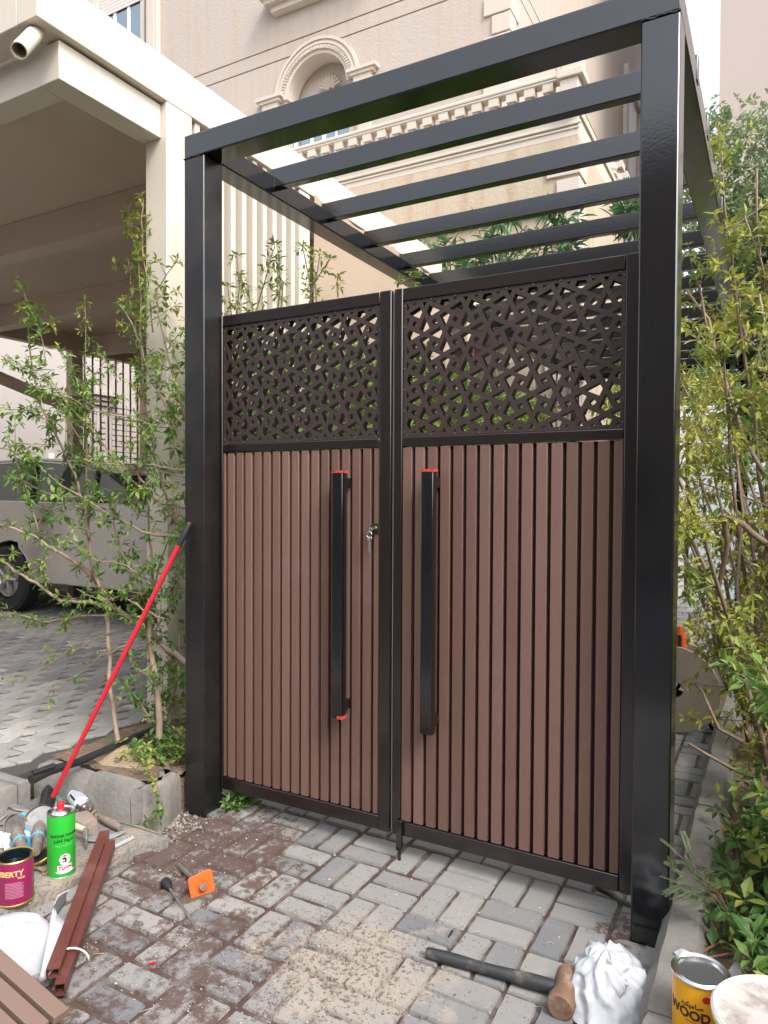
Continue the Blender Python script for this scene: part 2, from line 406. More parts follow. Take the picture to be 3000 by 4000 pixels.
LATP = [(.179, 2.063), (1.187, 2.153)]
def gate_leaf(x0, x1, label, hx, sl_, left):
    z0, z1, zm0, zm1 = .10, 2.348, 1.705, 1.743
    sr_ = .054; th = .05
    g = thing('gate_leaf', label, 'gate', ((x0 + x1) / 2, GY, 0), 'pair of gate leaves')
    fr = MB()
    fr.box(x0, GY, z0, x0 + sl_, GY + th, z1); fr.box(x1 - sr_, GY, z0, x1, GY + th, z1)
    for a, b in ((z0 + .001, z0 + .06), (zm0, zm1), (z1 - .052, z1 - .001)): fr.box(x0 + sl_ + .0005, GY + .001, a, x1 - sr_ - .0005, GY + th - .001, b)
    fr.build('frame', M_leaf, g, bevel=.004)
    lx0, lx1, lz0, lz1 = x0 + sl_ + .001, x1 - sr_ - .001, zm1 + .001, z1 - .053
    lat = lattice_mesh(lx0, lz0, lx1, lz1, (LATP[0] if left else LATP[1]), GY + .010)
    lat.build('lattice_panel', M_lat, g)
    lattice_mesh(lx0, lz0, lx1, lz1, (LATP[0] if left else LATP[1]), GY + .044).build('lattice_panel', M_lat, g, label='rear cut-out screen behind the front one')
    # small rivets round the lattice
    rv = MB()
    for i in range(7):
        z = lz0 + .02 + (lz1 - lz0 - .04) * i / 6
        for x in (lx0 + .005, lx1 - .005): rv.lathe([(.0035, 0), (.003, .002), (0, .0028)], frame_at((x, GY + .008, z), (0, -1, 0)), 8)
    for i in range(9):
        x = lx0 + .02 + (lx1 - lx0 - .04) * i / 8
        for z in (lz0 + .005, lz1 - .005): rv.lathe([(.0035, 0), (.003, .002), (0, .0028)], frame_at((x, GY + .008, z), (0, -1, 0)), 8)
    rv.build('rivets', mat('dull_rivet', (.16, .15, .14), .45, metal=.6), g)
    # slat cladding
    sp = MB()
    sx0, sx1, sz0, sz1 = x0 + sl_ + .0015, x1 - sr_ - .0015, z0 + .0625, zm0 - .002
    sp.box(sx0, GY + .028, sz0, sx1, GY + .040, sz1, 1)
    pitch = .0528 if left else .0557; x = sx0 + .001
    if left: sp.box(x, GY + .004, sz0 + .001, x + .012, GY + .0285, sz1 - .001, 0, .4); x += .027
    while x < sx1 - .008:
        xe = min(x + pitch - .0150, sx1 - .001)
        sp.box(x, GY + .004 + rnd.uniform(0, .0008), sz0 + .001, xe, GY + .0285, sz1 - .001 - rnd.uniform(0, .003), 0, rnd.random())
        x += pitch
    sp.build('slat_panel', [M_wpc, M_wpcd], g, bevel=.0018)
    # long bar handle on two stubs
    hz0, hz1 = (.565, 1.607)
    hd = MB().box(hx, .032, hz0, hx + .052, .072, hz1).build('handle', M_black, g, bevel=.004)
    st_ = MB()
    for z in (hz0 + .05, hz1 - .05): st_.box(hx + .028, .0725, z - .02, hx + .048, GY + .0035, z + .02)
    st_.build('handle_bracket', M_black, hd)
    pr = MB(); pr.box(hx - .0012, .0305, hz1 - .009, hx + .0532, .0735, hz1 + .0012)
    if left: pr.box(hx + .03, .0308, hz0 - .001, hx + .0533, .0735, hz0 + .012)
    pr.build('primer_patch', M_redp, hd)
    return g
gl = gate_leaf(.124, 1.041, 'left gate leaf with brass lock and keys, brown slats under a cut-out lattice', .80, .014, True)
gr = gate_leaf(1.055, 2.019, 'right gate leaf with drop bolt to the paving, brown slats under lattice', 1.215, .038, False)
# white weather strip in the gap
MB().box(1.0450, GY + .012, .11, 1.0478, GY + .020, 2.34).build('edge_strip', mat('grey_seal', (.42, .41, .40), .6), gl)
# lock
lk = MB(); P = YP(1465, 2065, GY - .001)
lk.box(P.x - .018, GY - .0005, P.z - .02, P.x + .022, GY + .004, P.z + .022)
lo = lk.build('lock_case', M_rubber, gl)
MB().lathe([(.0001, 0), (.0105, 0), (.0105, .012), (.0095, .0135), (.0001, .0135)], frame_at((P.x + .004, GY, P.z), (0, -1, 0)), 20).build('lock_cylinder', M_brass, lo)
ky = thing('key_ring', 'small bunch of keys hanging from the brass gate lock', 'keys', (P.x, GY - .02, P.z - .05))
k0 = MB(); k0.box(P.x - .012, GY - .034, P.z - .0015, P.x + .004, GY - .012, P.z + .0015)
k0.lathe([(.0001, -.001), (.011, -.001), (.011, .001), (.0001, .001)], frame_at((P.x - .004, GY - .032, P.z - .004), (.3, 1, 0)), 14)
k0.build('key', M_steel, ky)
rg = MB(); pts = [(P.x - .008 + .012 * sin(a), GY - .034, P.z - .024 + .012 * cos(a)) for a in [2 * pi * i / 16 for i in range(17)]]
rg.tube(pts, .0012, 5); rg.lathe([(.0001, -.004), (.011, -.003), (.012, 0), (.011, .003), (.0001, .004)], frame_at((P.x - .006, GY - .034, P.z - .042), (.2, 1, 0)), 16)
rg.build('fob', M_tinmetal, ky)
k1 = MB(); k1.box(P.x - .009, GY - .036, P.z - .098, P.x - .002, GY - .033, P.z - .052)
for i in range(4): k1.box(P.x - .013, GY - .0355, P.z - .09 + i * .009, P.x - .0088, GY - .0335, P.z - .086 + i * .009)
k1.build('key', M_steel, ky)
# drop bolt
db = MB(); db.box(1.083, GY - .018, .045, 1.108, GY - .001, .17); db.tube([(1.096, GY - .010, .06), (1.096, GY - .010, .0)], .0075, 10)
db.build('drop_bolt', M_black, gr, bevel=.002)

# ------------------------------------------------------------ ground
gm = MB(); gm.add([(-60, -60, -.02), (60, -60, -.02), (60, 80, -.02), (-60, 80, -.02)], [(0, 1, 2, 3)])
struct(gm.build('ground', mat('dusty_ground', (.27, .24, .2), .95, bump=(20, .4, .02), noise_=[(3, (.2, .18, .15), .45, .7, .8)])))
gb = MB(); gb.add([(-.6, -3.2, -.004), (2.3, -3.2, -.004), (2.3, 9.2, -.004), (-.6, 9.2, -.004)], [(0, 1, 2, 3)], t=.5)
struct(gb.build('joint_bed', M_base))
rd = MB(); rd.add([(-40, -40, .002), (40, -40, .002), (40, -3.05, .002), (-40, -3.05, .002)], [(0, 1, 2, 3)])
struct(rd.build('road', mat('asphalt', (.045, .045, .047), .9, bump=(60, .5, .01), noise_=[(3, (.07, .068, .065), .45, .7, .8)])))
pv = MB()
Mo = .2225; X0, Y0 = 1.733, .228
def brick(x0, y0, x1, y1, tone):
    j = (.0115 if x0 + rnd.uniform(-.15, .15) < 1.15 else .0065) + rnd.uniform(-.0015, .0015); c = .004; dz = rnd.uniform(-.003, .0022); tx, ty = rnd.uniform(-.008, .008), rnd.uniform(-.008, .008)
    a = rnd.uniform(-.012, .012); cx, cy = (x0 + x1) / 2, (y0 + y1) / 2
    cor = [(x0 + j, y0 + j), (x1 - j, y0 + j), (x1 - j, y1 - j), (x0 + j, y1 - j)]
    def ring(ins, z, k=4):
        out = []
        for i, (x, y) in enumerate(cor):
            sx = 1 if x < cx else -1; sy = 1 if y < cy else -1
            px, py = x + sx * ins, y + sy * ins
            # clipped corner -> two points
            r_ = .0035
            pp = [(px + sx * r_, py), (px, py + sy * r_)]
            if i in (0, 2): pp = pp[::-1]
            out += pp
        # small wobble along long edges
        o2 = []
        for i in range(8):      # long sides get the same number of points in every ring
            p, q = out[i], out[(i + 1) % 8]; o2.append(p)
            if i % 2 == 1:
                kk = 6 if ((x1 - x0 > .15) if i in (1, 5) else (y1 - y0 > .15)) else 3
                for u in range(1, kk):
                    t = u / kk; o2.append((p[0] + (q[0] - p[0]) * t, p[1] + (q[1] - p[1]) * t))
        res = []
        for (x, y) in o2:
            n1 = noise.noise(Vector((x * 30, y * 30, 0))) * .0032; n2 = noise.noise(Vector((x * 30, y * 30, 9))) * .0032
            rx, ry = x - cx, y - cy
            res.append((cx + rx - a * ry + n1, cy + ry + a * rx + n2, z + dz + tx * rx + ty * ry))
        return res
    r0, r1, r2 = ring(0, -.02), ring(0, .000), ring(c, .0065)
    n_ = len(r0)
    fs = [(k, (k + 1) % n_, n_ + (k + 1) % n_, n_ + k) for k in range(n_)] + [(n_ + k, n_ + (k + 1) % n_, 2 * n_ + (k + 1) % n_, 2 * n_ + k) for k in range(n_)] + [(2 * n_ + k, 2 * n_ + (k + 1) % n_, 3 * n_) for k in range(n_)]
    ctr = (sum(p[0] for p in r2) / n_, sum(p[1] for p in r2) / n_, .0068 + dz)
    pv.add(r0 + r1 + r2 + [ctr], fs, 0, tone)
for i in range(-9, 3):
    for j in range(-14, 41):
        x, y = X0 + i * Mo, Y0 + j * Mo
        if y < -2.9 or y > 9: continue
        if x + Mo > 2.135 or x < -.3: 
            if x >= 2.0 or x < -.3: continue
        xe = min(x + Mo, 2.118)
        t0 = rnd.random(); 
        if (i + j) % 2 == 0:   # two bricks long in Y
            brick(x, y, min(x + Mo / 2, xe), y + Mo, rnd.random())
            if xe > x + Mo * .7: brick(x + Mo / 2, y, xe, y + Mo, rnd.random())
        else:
            brick(x, y, xe, y + Mo / 2, rnd.random()); brick(x, y + Mo / 2, xe, y + Mo, rnd.random())
struct(pv.build('paving', M_brick, smooth='auto'))

# loose debris: chips, pebbles (stuff)
db = MB()
def chip(x, y, z, s, mi):
    n_ = 5; a0 = rnd.uniform(0, 6)
    vs = [(x + s * cos(a0 + k * 2 * pi / n_) * rnd.uniform(.6, 1.2), y + s * sin(a0 + k * 2 * pi / n_) * rnd.uniform(.5, 1), z + rnd.uniform(0, s * .3)) for k in range(n_)] + [(x, y, z + s * .7)]
    db.add(vs, [(k, (k + 1) % n_, n_) for k in range(n_)], mi, rnd.random())
for _ in range(4200):
    x, y = rnd.gauss(.6, .5), rnd.gauss(-.6, .45)
    if -.0 < x < 2.1 and y < .1: chip(x, y, .006, rnd.uniform(.0012, .0035), rnd.choice([0, 0, 1]))
for _ in range(1400):
    x, y = rnd.gauss(1.3, .3), rnd.gauss(-.75, .25)
    if x < 2.1: chip(x, y, .006, rnd.uniform(.001, .003), 0)
for _ in range(70):
    x, y = rnd.uniform(.2, 2.1), rnd.uniform(-1.4, .1); chip(x, y, .005, rnd.uniform(.003, .007), 1)
M_chipd = mat('rust_chips', (.09, .045, .035), .8); M_chipl = mat('pebbles', (.5, .45, .38), .9)
o = db.build('debris', [M_chipd, M_chipl]); o['kind'] = 'stuff'

gv = MB()
r1 = random.Random(15)
def stone(x, y, z, s_):
    n_ = 6; a0 = r1.uniform(0, 6); gv.add([(x + s_ * cos(a0 + k * pi / 3) * r1.uniform(.6, 1.1), y + s_ * sin(a0 + k * pi / 3) * r1.uniform(.6, 1.1), z) for k in range(n_)] + [(x + s_ * .4 * cos(a0 + k * pi / 3), y + s_ * .4 * sin(a0 + k * pi / 3), z + s_ * .8) for k in range(n_)],
        [(k, (k + 1) % n_, n_ + (k + 1) % n_, n_ + k) for k in range(n_)] + [tuple(range(n_, 2 * n_))], 0, r1.random())
for _ in range(260): stone(r1.gauss(.05, .06), r1.gauss(-.13, .08), .002, r1.uniform(.003, .011))
for _ in range(500): stone(r1.uniform(-.6, .14), r1.uniform(-1.2, -.3), .051, r1.uniform(.0015, .006))
for _ in range(160): stone(r1.gauss(2.06, .03), r1.uniform(-.5, 1.5), .004, r1.uniform(.002, .007))
o = gv.build('rubble', mat('rubble_grit', tone=[(0, (.14, .125, .11)), (1, (.36, .32, .27))], rough=.95)); o['kind'] = 'stuff'
# ------------------------------------------------------------ slab, driveway, kerbs at left
def rough_block(name, poly, z0, z1, M, wob=.006, ins=.015, seed=0, sub=.04):
    pts = []
    for i in range(len(poly)):
        p, q = poly[i], poly[(i + 1) % len(poly)]; k = max(1, int(math.dist(p, q) / sub))
        pts += [(p[0] + (q[0] - p[0]) * t / k, p[1] + (q[1] - p[1]) * t / k) for t in range(k)]
    n_ = len(pts); cx = sum(p[0] for p in pts) / n_; cy = sum(p[1] for p in pts) / n_
    rings = []
    for z, s in ((z0, 0), (z1 - ins, 0), (z1 - ins * .3, ins * .35), (z1, ins)):
        R = []
        for i, (x, y) in enumerate(pts):
            a, b = pts[i - 1], pts[(i + 1) % n_]; dx, dy = b[0] - a[0], b[1] - a[1]; L_ = math.hypot(dx, dy)
            nx, ny = -dy / L_, dx / L_
            v = noise.noise(Vector((x * 14, y * 14, z * 9 + seed))) * wob * 1.6
            R.append((x + nx * (s + v), y + ny * (s + v), z + noise.noise(Vector((x * 9, y * 9, seed + 3))) * wob * .5))
        rings.append(R)
    mb = MB()
    vs = [p for R in rings for p in R]
    fs = [(r * n_ + k, r * n_ + (k + 1) % n_, (r + 1) * n_ + (k + 1) % n_, (r + 1) * n_ + k) for r in range(3) for k in range(n_)] + [tuple(range(3 * n_, 4 * n_))]
    mb.add(vs, fs)
    return mb.build(name, M, smooth='auto')
# raised slab with tools (top z .05)
SZ = .05
o = rough_block('pavement', [(-.66, -2.4), (.12, -2.2), (.10, -1.2), (.10, -.9), (.115, -.62), (.13, -.40), (.19, -.29), (.12, -.27), (-.66, -.27)], -.01, SZ, M_slab, .008, .014, 1); struct(o)
# driveway body
DZ = .14
struct(MB().box(-9, -4.2, -.01, -.80, 9.5, DZ - .012).build('driveway_bed', mat('driveway_joint', (.06, .056, .052), .95)))
dp = MB()
def zpaver(cx, cy, tone):
    L2, W2, a = .118, .058, .030; j = .0045
    prof = [(-L2, 0), (-L2 * .5, a), (0, 0), (L2 * .5, -a), (L2, 0)]
    low = [(x, y - W2) for x, y in prof]; up = [(x, y + W2) for x, y in prof][::-1]
    P = low + up
    def rg(k, z): return [(cx + y * (1 - k / W2) , cy + x * (1 - k / L2), z) for x, y in P]
    dz = rnd.uniform(-.002, .002)
    r0, r1, r2 = rg(j, DZ - .03), rg(j, DZ - .005 + dz), rg(j + .005, DZ + dz)
    n_ = len(P)
    fs = [(k, (k + 1) % n_, n_ + (k + 1) % n_, n_ + k)[::-1] for k in range(n_)] + [(n_ + k, n_ + (k + 1) % n_, 2 * n_ + (k + 1) % n_, 2 * n_ + k)[::-1] for k in range(n_)] + [tuple(range(2 * n_, 3 * n_))[::-1]]
    dp.add(r0 + r1 + r2, fs, 0, tone)
i = 0
x = -.98
while x > -6.6:
    off = .118 if i % 2 else 0
    y = -2.0 + off
    while y < 5.5:
        band = .75 if (int((y + x * .0) / .9) % 2 == 0) else .15
        zpaver(x, y, min(1, max(0, band + rnd.uniform(-.3, .3)))); y += .236
    x -= .116; i += 1
struct(dp.build('driveway', M_drive))
# driveway edge kerb running toward the street
k = 0
y = -2.4
while y < -.36:
    y1 = min(y + .5, -.335)
    o = rough_block('driveway_kerb', [(-.93, y + .003), (-.795 + .13, y + .003), (-.795 + .13, y1 - .003), (-.93, y1 - .003)], 0, DZ + .004, M_kerb, .004, .012, 40 + k)
    tag(o, ['short kerb stone at the driveway edge nearest the planter corner', 'kerb stone of the driveway edge beside the tool slab', 'kerb stone of the driveway edge toward the street', 'far kerb stone of the driveway edge by the frame edge', 'last kerb stone of the driveway edge'][::-1][k % 5], 'kerb', 'driveway kerb stones')
    y = y1; k += 1
# planter kerbs: front run and chamfered corner
KZ = .205
def chamfer_kerb(x0, y0, x1, y1, width, z0, z1, ch, M, seed, label, name='kerb_stone', group='planter kerb stones'):
    """stone from (x0,y0) to (x1,y1), street side on the right hand; octagonal top"""
    d = Vector((x1 - x0, y1 - y0, 0)); L_ = d.length; d.normalize(); nrm = Vector((d.y, -d.x, 0))
    prof = [(0, z0), (0, z1 - ch), (ch * .6, z1), (width - ch * .6, z1), (width, z1 - ch), (width, z0)]
    mb = MB(); n_ = len(prof); K = max(2, int(L_ / .05)); vs = []
    for i in range(K + 1):
        t = i / K; e = .006 if i in (0, K) else 0
        for (u, z) in prof:
            p = Vector((x0, y0, 0)) + d * (L_ * t) - nrm * u
            v = noise.noise(Vector((p.x * 8, p.y * 8, z * 8 + seed))) * .005
            cu = (u - width / 2) * (e / width * 2)
            q = p + nrm * (v + cu) ; vs.append((q.x, q.y, z + v - (e if z > z0 else 0)))
    fs = [(i * n_ + k, i * n_ + (k + 1) % n_, (i + 1) * n_ + (k + 1) % n_, (i + 1) * n_ + k)[::-1] for i in range(K) for k in range(n_)] + [tuple(range(n_)), tuple(K * n_ + k for k in range(n_))[::-1]]
    mb.add(vs, fs)
    o = mb.build(name, M, smooth='auto'); tag(o, label, 'kerb', group); return o
chamfer_kerb(-.72, -.285, -.36, -.285, .13, 0, KZ - .02, .055, M_kerb, 1, 'rounded end stone of the planter kerb under the black pipe')
chamfer_kerb(-.352, -.285, -.055, -.285, .13, 0, KZ, .065, M_kerb, 2, 'long front kerb stone of the left planter behind the spray can')
o = rough_block('kerb_stone', [(-.048, -.285), (.015, -.27), (.045, -.15), (-.01, -.008), (-.13, -.03), (-.048, -.155)], 0, KZ + .005, M_kerb, .012, .045, 8, .025)
tag(o, 'cracked corner kerb stone of the planter touching the left gate post', 'kerb', 'planter kerb stones')
struct(MB().box(-.80, -.155, 0, -.02, 5.4, .15).build('planter_fill', M_soil))
# planter soil surface, bumpy
def bumpy(name, x0, y0, x1, y1, z, amp, M, nx=30, ny=30, extra=None, seed=0):
    mb = MB(); vs = []
    for j in range(ny + 1):
        for i in range(nx + 1):
            x = x0 + (x1 - x0) * i / nx; y = y0 + (y1 - y0) * j / ny
            h = noise.fractal(Vector((x * 6, y * 6, seed)), 1, 2, 4) * amp
            vs.append((x, y, z + h + (extra(x, y) if extra else 0)))
    fs = [(j * (nx + 1) + i, j * (nx + 1) + i + 1, (j + 1) * (nx + 1) + i + 1, (j + 1) * (nx + 1) + i) for j in range(ny) for i in range(nx)]
    mb.add(vs, fs); return mb.build(name, M, smooth=True)
struct(bumpy('planter_soil', -.74, -.17, -.02, 2.0, .19, .02, M_soil, 30, 80))
o = bumpy('sand_pile', -.70, -.16, -.12, .24, .165, .012, M_sand, 40, 34,
          lambda x, y: .062 * math.exp(-(((x + .46) / .16) ** 2 + ((y - .02) / .13) ** 2)) + .03 * math.exp(-(((x + .25) / .14) ** 2 + ((y + .03) / .1) ** 2)) - .02 * max(0, abs(x + .41) / .29 - .7) * 3)
tag(o, 'small heap of yellow sand at the front of the left planter', 'sand pile')
# right planter: kerb along X=2.125, soil
RK = [(-2.6, -1.55), (-1.545, -.52), (-.515, .33), (.336, .93), (.936, 1.62), (1.626, 2.3), (2.306, 3.0), (3.006, 3.7), (3.706, 4.4), (4.406, 5.1), (5.106, 5.8), (5.806, 6.5)]
names_ = ['kerb stone at the bottom frame edge next to the paper', 'kerb stone beside the yellow tin', 'kerb stone at the foot of the right gate post', 'kerb stone behind the right gate post, before the second dark joint',
          'pitted kerb stone between the two dark joints', 'third kerb stone behind the right gate post', 'kerb stone beside the cable drum'] + ['far kerb stone of the right planter, fifth behind the gate', 'far kerb stone of the right planter, sixth behind the gate', 'far kerb stone of the right planter, seventh behind the gate', 'far kerb stone, second to last before the outbuilding', 'farthest kerb stone of the right planter by the outbuilding']
for i, (a, b) in enumerate(RK):
    chamfer_kerb(2.125, b, 2.125, a, .143, 0, .15, .045, M_kerb, 20 + i, names_[i], group='right planter kerb stones')
struct(bumpy('right_planter_soil', 2.262, -2.6, 5.5, 7, .085, .035, M_soil, 60, 120, seed=4))

# ------------------------------------------------------------ foliage tools
def leaflet(mb, P, d, up, L_, wd, tone, mi=0):
    s = d.cross(up)
    if s.length < 1e-3: s = Vector((1, 0, 0))
    s.normalize(); n_ = s.cross(d)
    a = P + d * L_ * .42 + s * wd / 2 + n_ * wd * .12; b = P + d * L_ * .42 - s * wd / 2 + n_ * wd * .12
    t_ = P + d * L_ - n_ * L_ * .16; mpt = P + d * L_ * .45 - n_ * L_ * .02
    c = P + d * L_ * .75 + s * wd * .3 - n_ * L_ * .03; e = P + d * L_ * .75 - s * wd * .3 - n_ * L_ * .03
    o = len(mb.v); mb.v += [tuple(P), tuple(a), tuple(mpt), tuple(b), tuple(c), tuple(t_), tuple(e)]
    for f in ((0, 1, 2), (0, 2, 3), (1, 4, 5, 2), (2, 5, 6, 3)):
        mb.f.append(tuple(i + o for i in f)); mb.m.append(mi); mb.t.append(tone)
def rvec(r): 
    while True:
        v = Vector((r.uniform(-1, 1), r.uniform(-1, 1), r.uniform(-1, 1)))
        if .05 < v.length < 1: return v.normalized()
def sprig(mb, P, D, size, n_, r, tone, wr=.36, mi=0):
    size *= 1.3; wr *= 1.2; tone += .08
    """palmate cluster of leaflets at the end of a petiole"""
    D = D.normalized(); a = D.cross(rvec(r)).normalized(); b = D.cross(a)
    ph = r.uniform(0, 6)
    for k in range(n_):
        an = ph + 2 * pi * k / n_ + r.uniform(-.3, .3)
        d = (D * r.uniform(.25, .9) + a * cos(an) + b * sin(an) + Vector((0, 0, -.15))).normalized()
        L_ = size * r.uniform(.65, 1.15)
        leaflet(mb, P + d * size * .08, d, Vector((0, 0, 1)) + rvec(r) * .5, L_, L_ * wr * r.uniform(.8, 1.2), min(1, max(0, tone + r.uniform(-.15, .15))), mi)
def twig(bm_, lm, P, d, L_, r0, r, size, tone, step=.045, curl=.25, n_=5, wr=.36, tb=.5, tip=1):
    pts = [Vector(P)]; d = d.normalized(); n_seg = max(3, int(L_ / .05))
    for i in range(n_seg):
        d = (d + rvec(r) * curl * .4 + Vector((0, 0, .04))).normalized(); pts.append(pts[-1] + d * L_ / n_seg)
    bm_.tube(pts, [r0 * (1 - .75 * i / n_seg) for i in range(n_seg + 1)], 5, 0, tb)
    acc = 0
    for i in range(1, n_seg + 1):
        seg = pts[i] - pts[i - 1]; acc += seg.length
        while acc > step:
            acc -= step; p = pts[i] - seg.normalized() * acc
            side = (seg.normalized() * .4 + rvec(r)).normalized()
            q = p + side * size * .5
            bm_.tube([p, q], [.0012, .0008], 3, 0, tb)
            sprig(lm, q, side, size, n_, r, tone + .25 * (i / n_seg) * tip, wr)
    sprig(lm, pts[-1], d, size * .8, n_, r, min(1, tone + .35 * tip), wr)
    return pts

# left sparse shrub, traced as branches in a few depth layers
r1 = random.Random(3)
lsh = thing('shrub', 'sparse leafy shrub with long bare branches reaching left from the planter', 'shrub', (-.4, .1, .2))
bk = MB(); lf = MB()
def B(pts, r0, y0, y1, r1_=None, size=.040, tone=.45, step=.05, leaves=(0, 1), tb=.6, n_=5):
    """branch through picture-traced points laid at depths y0..y1"""
    P = [YP(px, py, y0 + (y1 - y0) * i / (len(pts) - 1)) for i, (px, py) in enumerate(pts)]
    Q = []
    for i in range(len(P) - 1):
        for t in (0, .33, .66): Q.append(P[i].lerp(P[i + 1], t) + rvec(r1) * .006)
    Q.append(P[-1]); r1_ = r1_ or r0 * .35
    bk.tube(Q, [r0 + (r1_ - r0) * i / (len(Q) - 1) for i in range(len(Q))], 7, 0, tb)
    acc = 0; tot = len(Q)
    for i in range(1, tot):
        f = i / tot
        if f < leaves[0] or f > leaves[1]: continue
        seg = Q[i] - Q[i - 1]; acc += seg.length
        while acc > step:
            acc -= step; p = Q[i] - seg.normalized() * acc
            side = (seg.normalized() * .3 + rvec(r1) + Vector((0, 0, .15))).normalized()
            if r1.random() < .24:
                twig(bk, lf, p, side, r1.uniform(.06, .20), .0026, r1, size * .9, tone, .035, tb=tb)
            else:
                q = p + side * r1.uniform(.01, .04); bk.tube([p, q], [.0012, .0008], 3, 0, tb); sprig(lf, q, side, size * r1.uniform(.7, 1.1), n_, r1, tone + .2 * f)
    return Q
B([(475, 2985), (450, 2850), (432, 2700), (424, 2520), (420, 2390)], .013, .05, .12, .010, leaves=(1, 1), tb=1)
B([(630, 2935), (616, 2760), (606, 2630), (580, 2510), (588, 2380)], .018, .12, .2, .013, leaves=(.6, 1), tb=.8)
B([(760, 2610), (650, 2530), (560, 2440), (430, 2370), (392, 2290), (355, 2250), (285, 2190)], .017, .28, .1, .012, leaves=(.3, 1), tb=.7)
B([(392, 2300), (365, 2230), (345, 2060), (330, 1990), (290, 1850), (215, 1690), (160, 1590), (125, 1440), (105, 1180), (70, 1080)], .010, .1, .35, .004, leaves=(.15, 1), tb=.5)
B([(285, 2190), (210, 2150), (130, 2090), (20, 2055)], .010, .1, -.1, .005, leaves=(0, 1), tb=.9)
B([(420, 2362), (330, 2355), (240, 2345), (140, 2280), (60, 2230), (-20, 2170)], .010, .1, -.1, .006, leaves=(0, 1), tb=.9, size=.036)
B([(430, 2400), (300, 2410), (180, 2430), (60, 2395), (-10, 2390)], .006, .1, 0, .003, leaves=(.2, 1), tb=.8, size=.034)
B([(440, 2460), (330, 2520), (200, 2590), (60, 2660), (0, 2680)], .004, .1, -.05, .002, leaves=(.3, 1), step=.09, size=.03, tb=.7)
B([(500, 2520), (400, 2560), (300, 2640), (200, 2680)], .004, .1, -.05, .002, leaves=(.2, 1), step=.07, size=.03)
B([(360, 2250), (352, 2120), (342, 1960), (336, 1700), (332, 1500), (334, 1300), (332, 1150)], .006, .1, .45, .002, leaves=(.25, 1), size=.034, tone=.55, step=.042, tb=.4)
B([(600, 2420), (592, 2200), (582, 2050), (575, 1900), (590, 1750)], .008, .2, .3, .004, size=.036, tb=.35)
B([(690, 2050), (640, 1900), (600, 1750), (560, 1550), (530, 1330), (520, 1180), (500, 1010)], .008, .3, .55, .003, size=.037, tone=.6, tb=.35, step=.04)
B([(560, 1550), (545, 1300), (548, 1100), (530, 950), (500, 830), (520, 770)], .006, .4, .6, .002, size=.040, tone=.66, step=.038)
B([(600, 1300), (585, 1150), (560, 1000), (550, 860), (560, 780)], .005, .35, .5, .002, size=.040, tone=.7, step=.038)
B([(720, 1780), (670, 1640), (600, 1500), (550, 1350), (500, 1230), (460, 1180)], .006, .2, .4, .003, size=.036, tone=.5)
B([(722, 1640), (690, 1500), (650, 1380), (620, 1230), (610, 1130), (650, 1080), (700, 1000)], .006, .25, .3, .002, size=.038, tone=.6)
B([(660, 1670), (560, 1650), (450, 1620), (340, 1600), (230, 1520), (130, 1440)], .005, .2, .0, .002, size=.037, step=.06, tb=.8)
B([(722, 1838), (600, 1815), (470, 1815), (380, 1808), (290, 1780)], .005, .15, .05, .003, leaves=(.3, 1), size=.036, step=.06, tb=.9)
B([(722, 1860), (620, 1838), (560, 1800)], .004, .15, .2, .002, leaves=(.2, 1), step=.07, tb=.9)
B([(722, 1990), (600, 1950), (480, 1850), (380, 1700), (240, 1550), (140, 1450)], .006, .2, .2, .002, size=.036, step=.055)
B([(722, 2100), (560, 2080), (420, 2010), (250, 1900), (100, 1780), (0, 1750)], .008, .2, 0, .003, size=.038, step=.05)
B([(150, 2080), (100, 1900), (60, 1780), (60, 1640)], .005, 0, .1, .002, size=.046, step=.04, tone=.42)
B([(330, 1990), (250, 1960), (130, 1900), (30, 1850)], .005, .1, 0, .002, size=.046, step=.04, tone=.42)
B([(240, 1700), (200, 1640), (90, 1600), (20, 1600)], .004, .2, .1, .002, size=.045, step=.042, tone=.4)
B([(180, 1420), (170, 1330), (140, 1250), (80, 1210)], .003, .3, .3, .0015, size=.05, step=.035, tone=.6)
B([(560, 2450), (600, 2300), (640, 2150), (680, 2050)], .006, .2, .1, .003, size=.036, step=.035, tone=.35)
B([(588, 2500), (640, 2400), (690, 2300), (716, 2150)], .006, .2, .25, .003, size=.038, step=.03, tone=.3)
B([(588, 2400), (520, 2250), (470, 2150), (440, 2050), (460, 1950)], .006, .2, .1, .003, size=.040, step=.035, tone=.35)
B([(620, 2700), (570, 2640), (520, 2600), (500, 2520)], .005, .15, .05, .002, size=.036, step=.03, tone=.35)
B([(625, 2860), (560, 2760), (520, 2700), (470, 2660)], .005, .15, .05, .002, size=.036, step=.03, tone=.35)
B([(632, 2900), (660, 2800), (690, 2650), (700, 2480)], .006, .2, .3, .003, size=.038, step=.028, tone=.25)
B([(650, 2920), (600, 2800), (640, 2680), (620, 2560)], .005, .15, .3, .002, size=.038, step=.03, tone=.3)
B([(640, 2420), (560, 2380), (480, 2330), (400, 2350), (300, 2300)], .005, .12, .05, .002, size=.036, step=.04, tone=.42)
B([(540, 2240), (470, 2200), (380, 2190), (300, 2150)], .005, .12, .05, .002, size=.044, step=.038, tone=.42)
B([(575, 1900), (540, 1850), (560, 1760), (580, 1700)], .004, .1, .1, .002, size=.048, step=.03, tone=.4)
for _ in range(26):   # finer side shoots through the middle of the shrub
    px, py = r1.uniform(0, 700), r1.uniform(1350, 2450); y_ = r1.uniform(-.05, .35); p = YP(px, py, y_)
    if p.x > -.05: continue
    twig(bk, lf, p, (rvec(r1) + Vector((-.3, -.1, .5))).normalized(), r1.uniform(.15, .35), .003, r1, .036, .45, .036, tb=.6)
bk.build('trunk', M_bark, lsh, smooth=True); lf.build('crown', M_foliage, lsh)

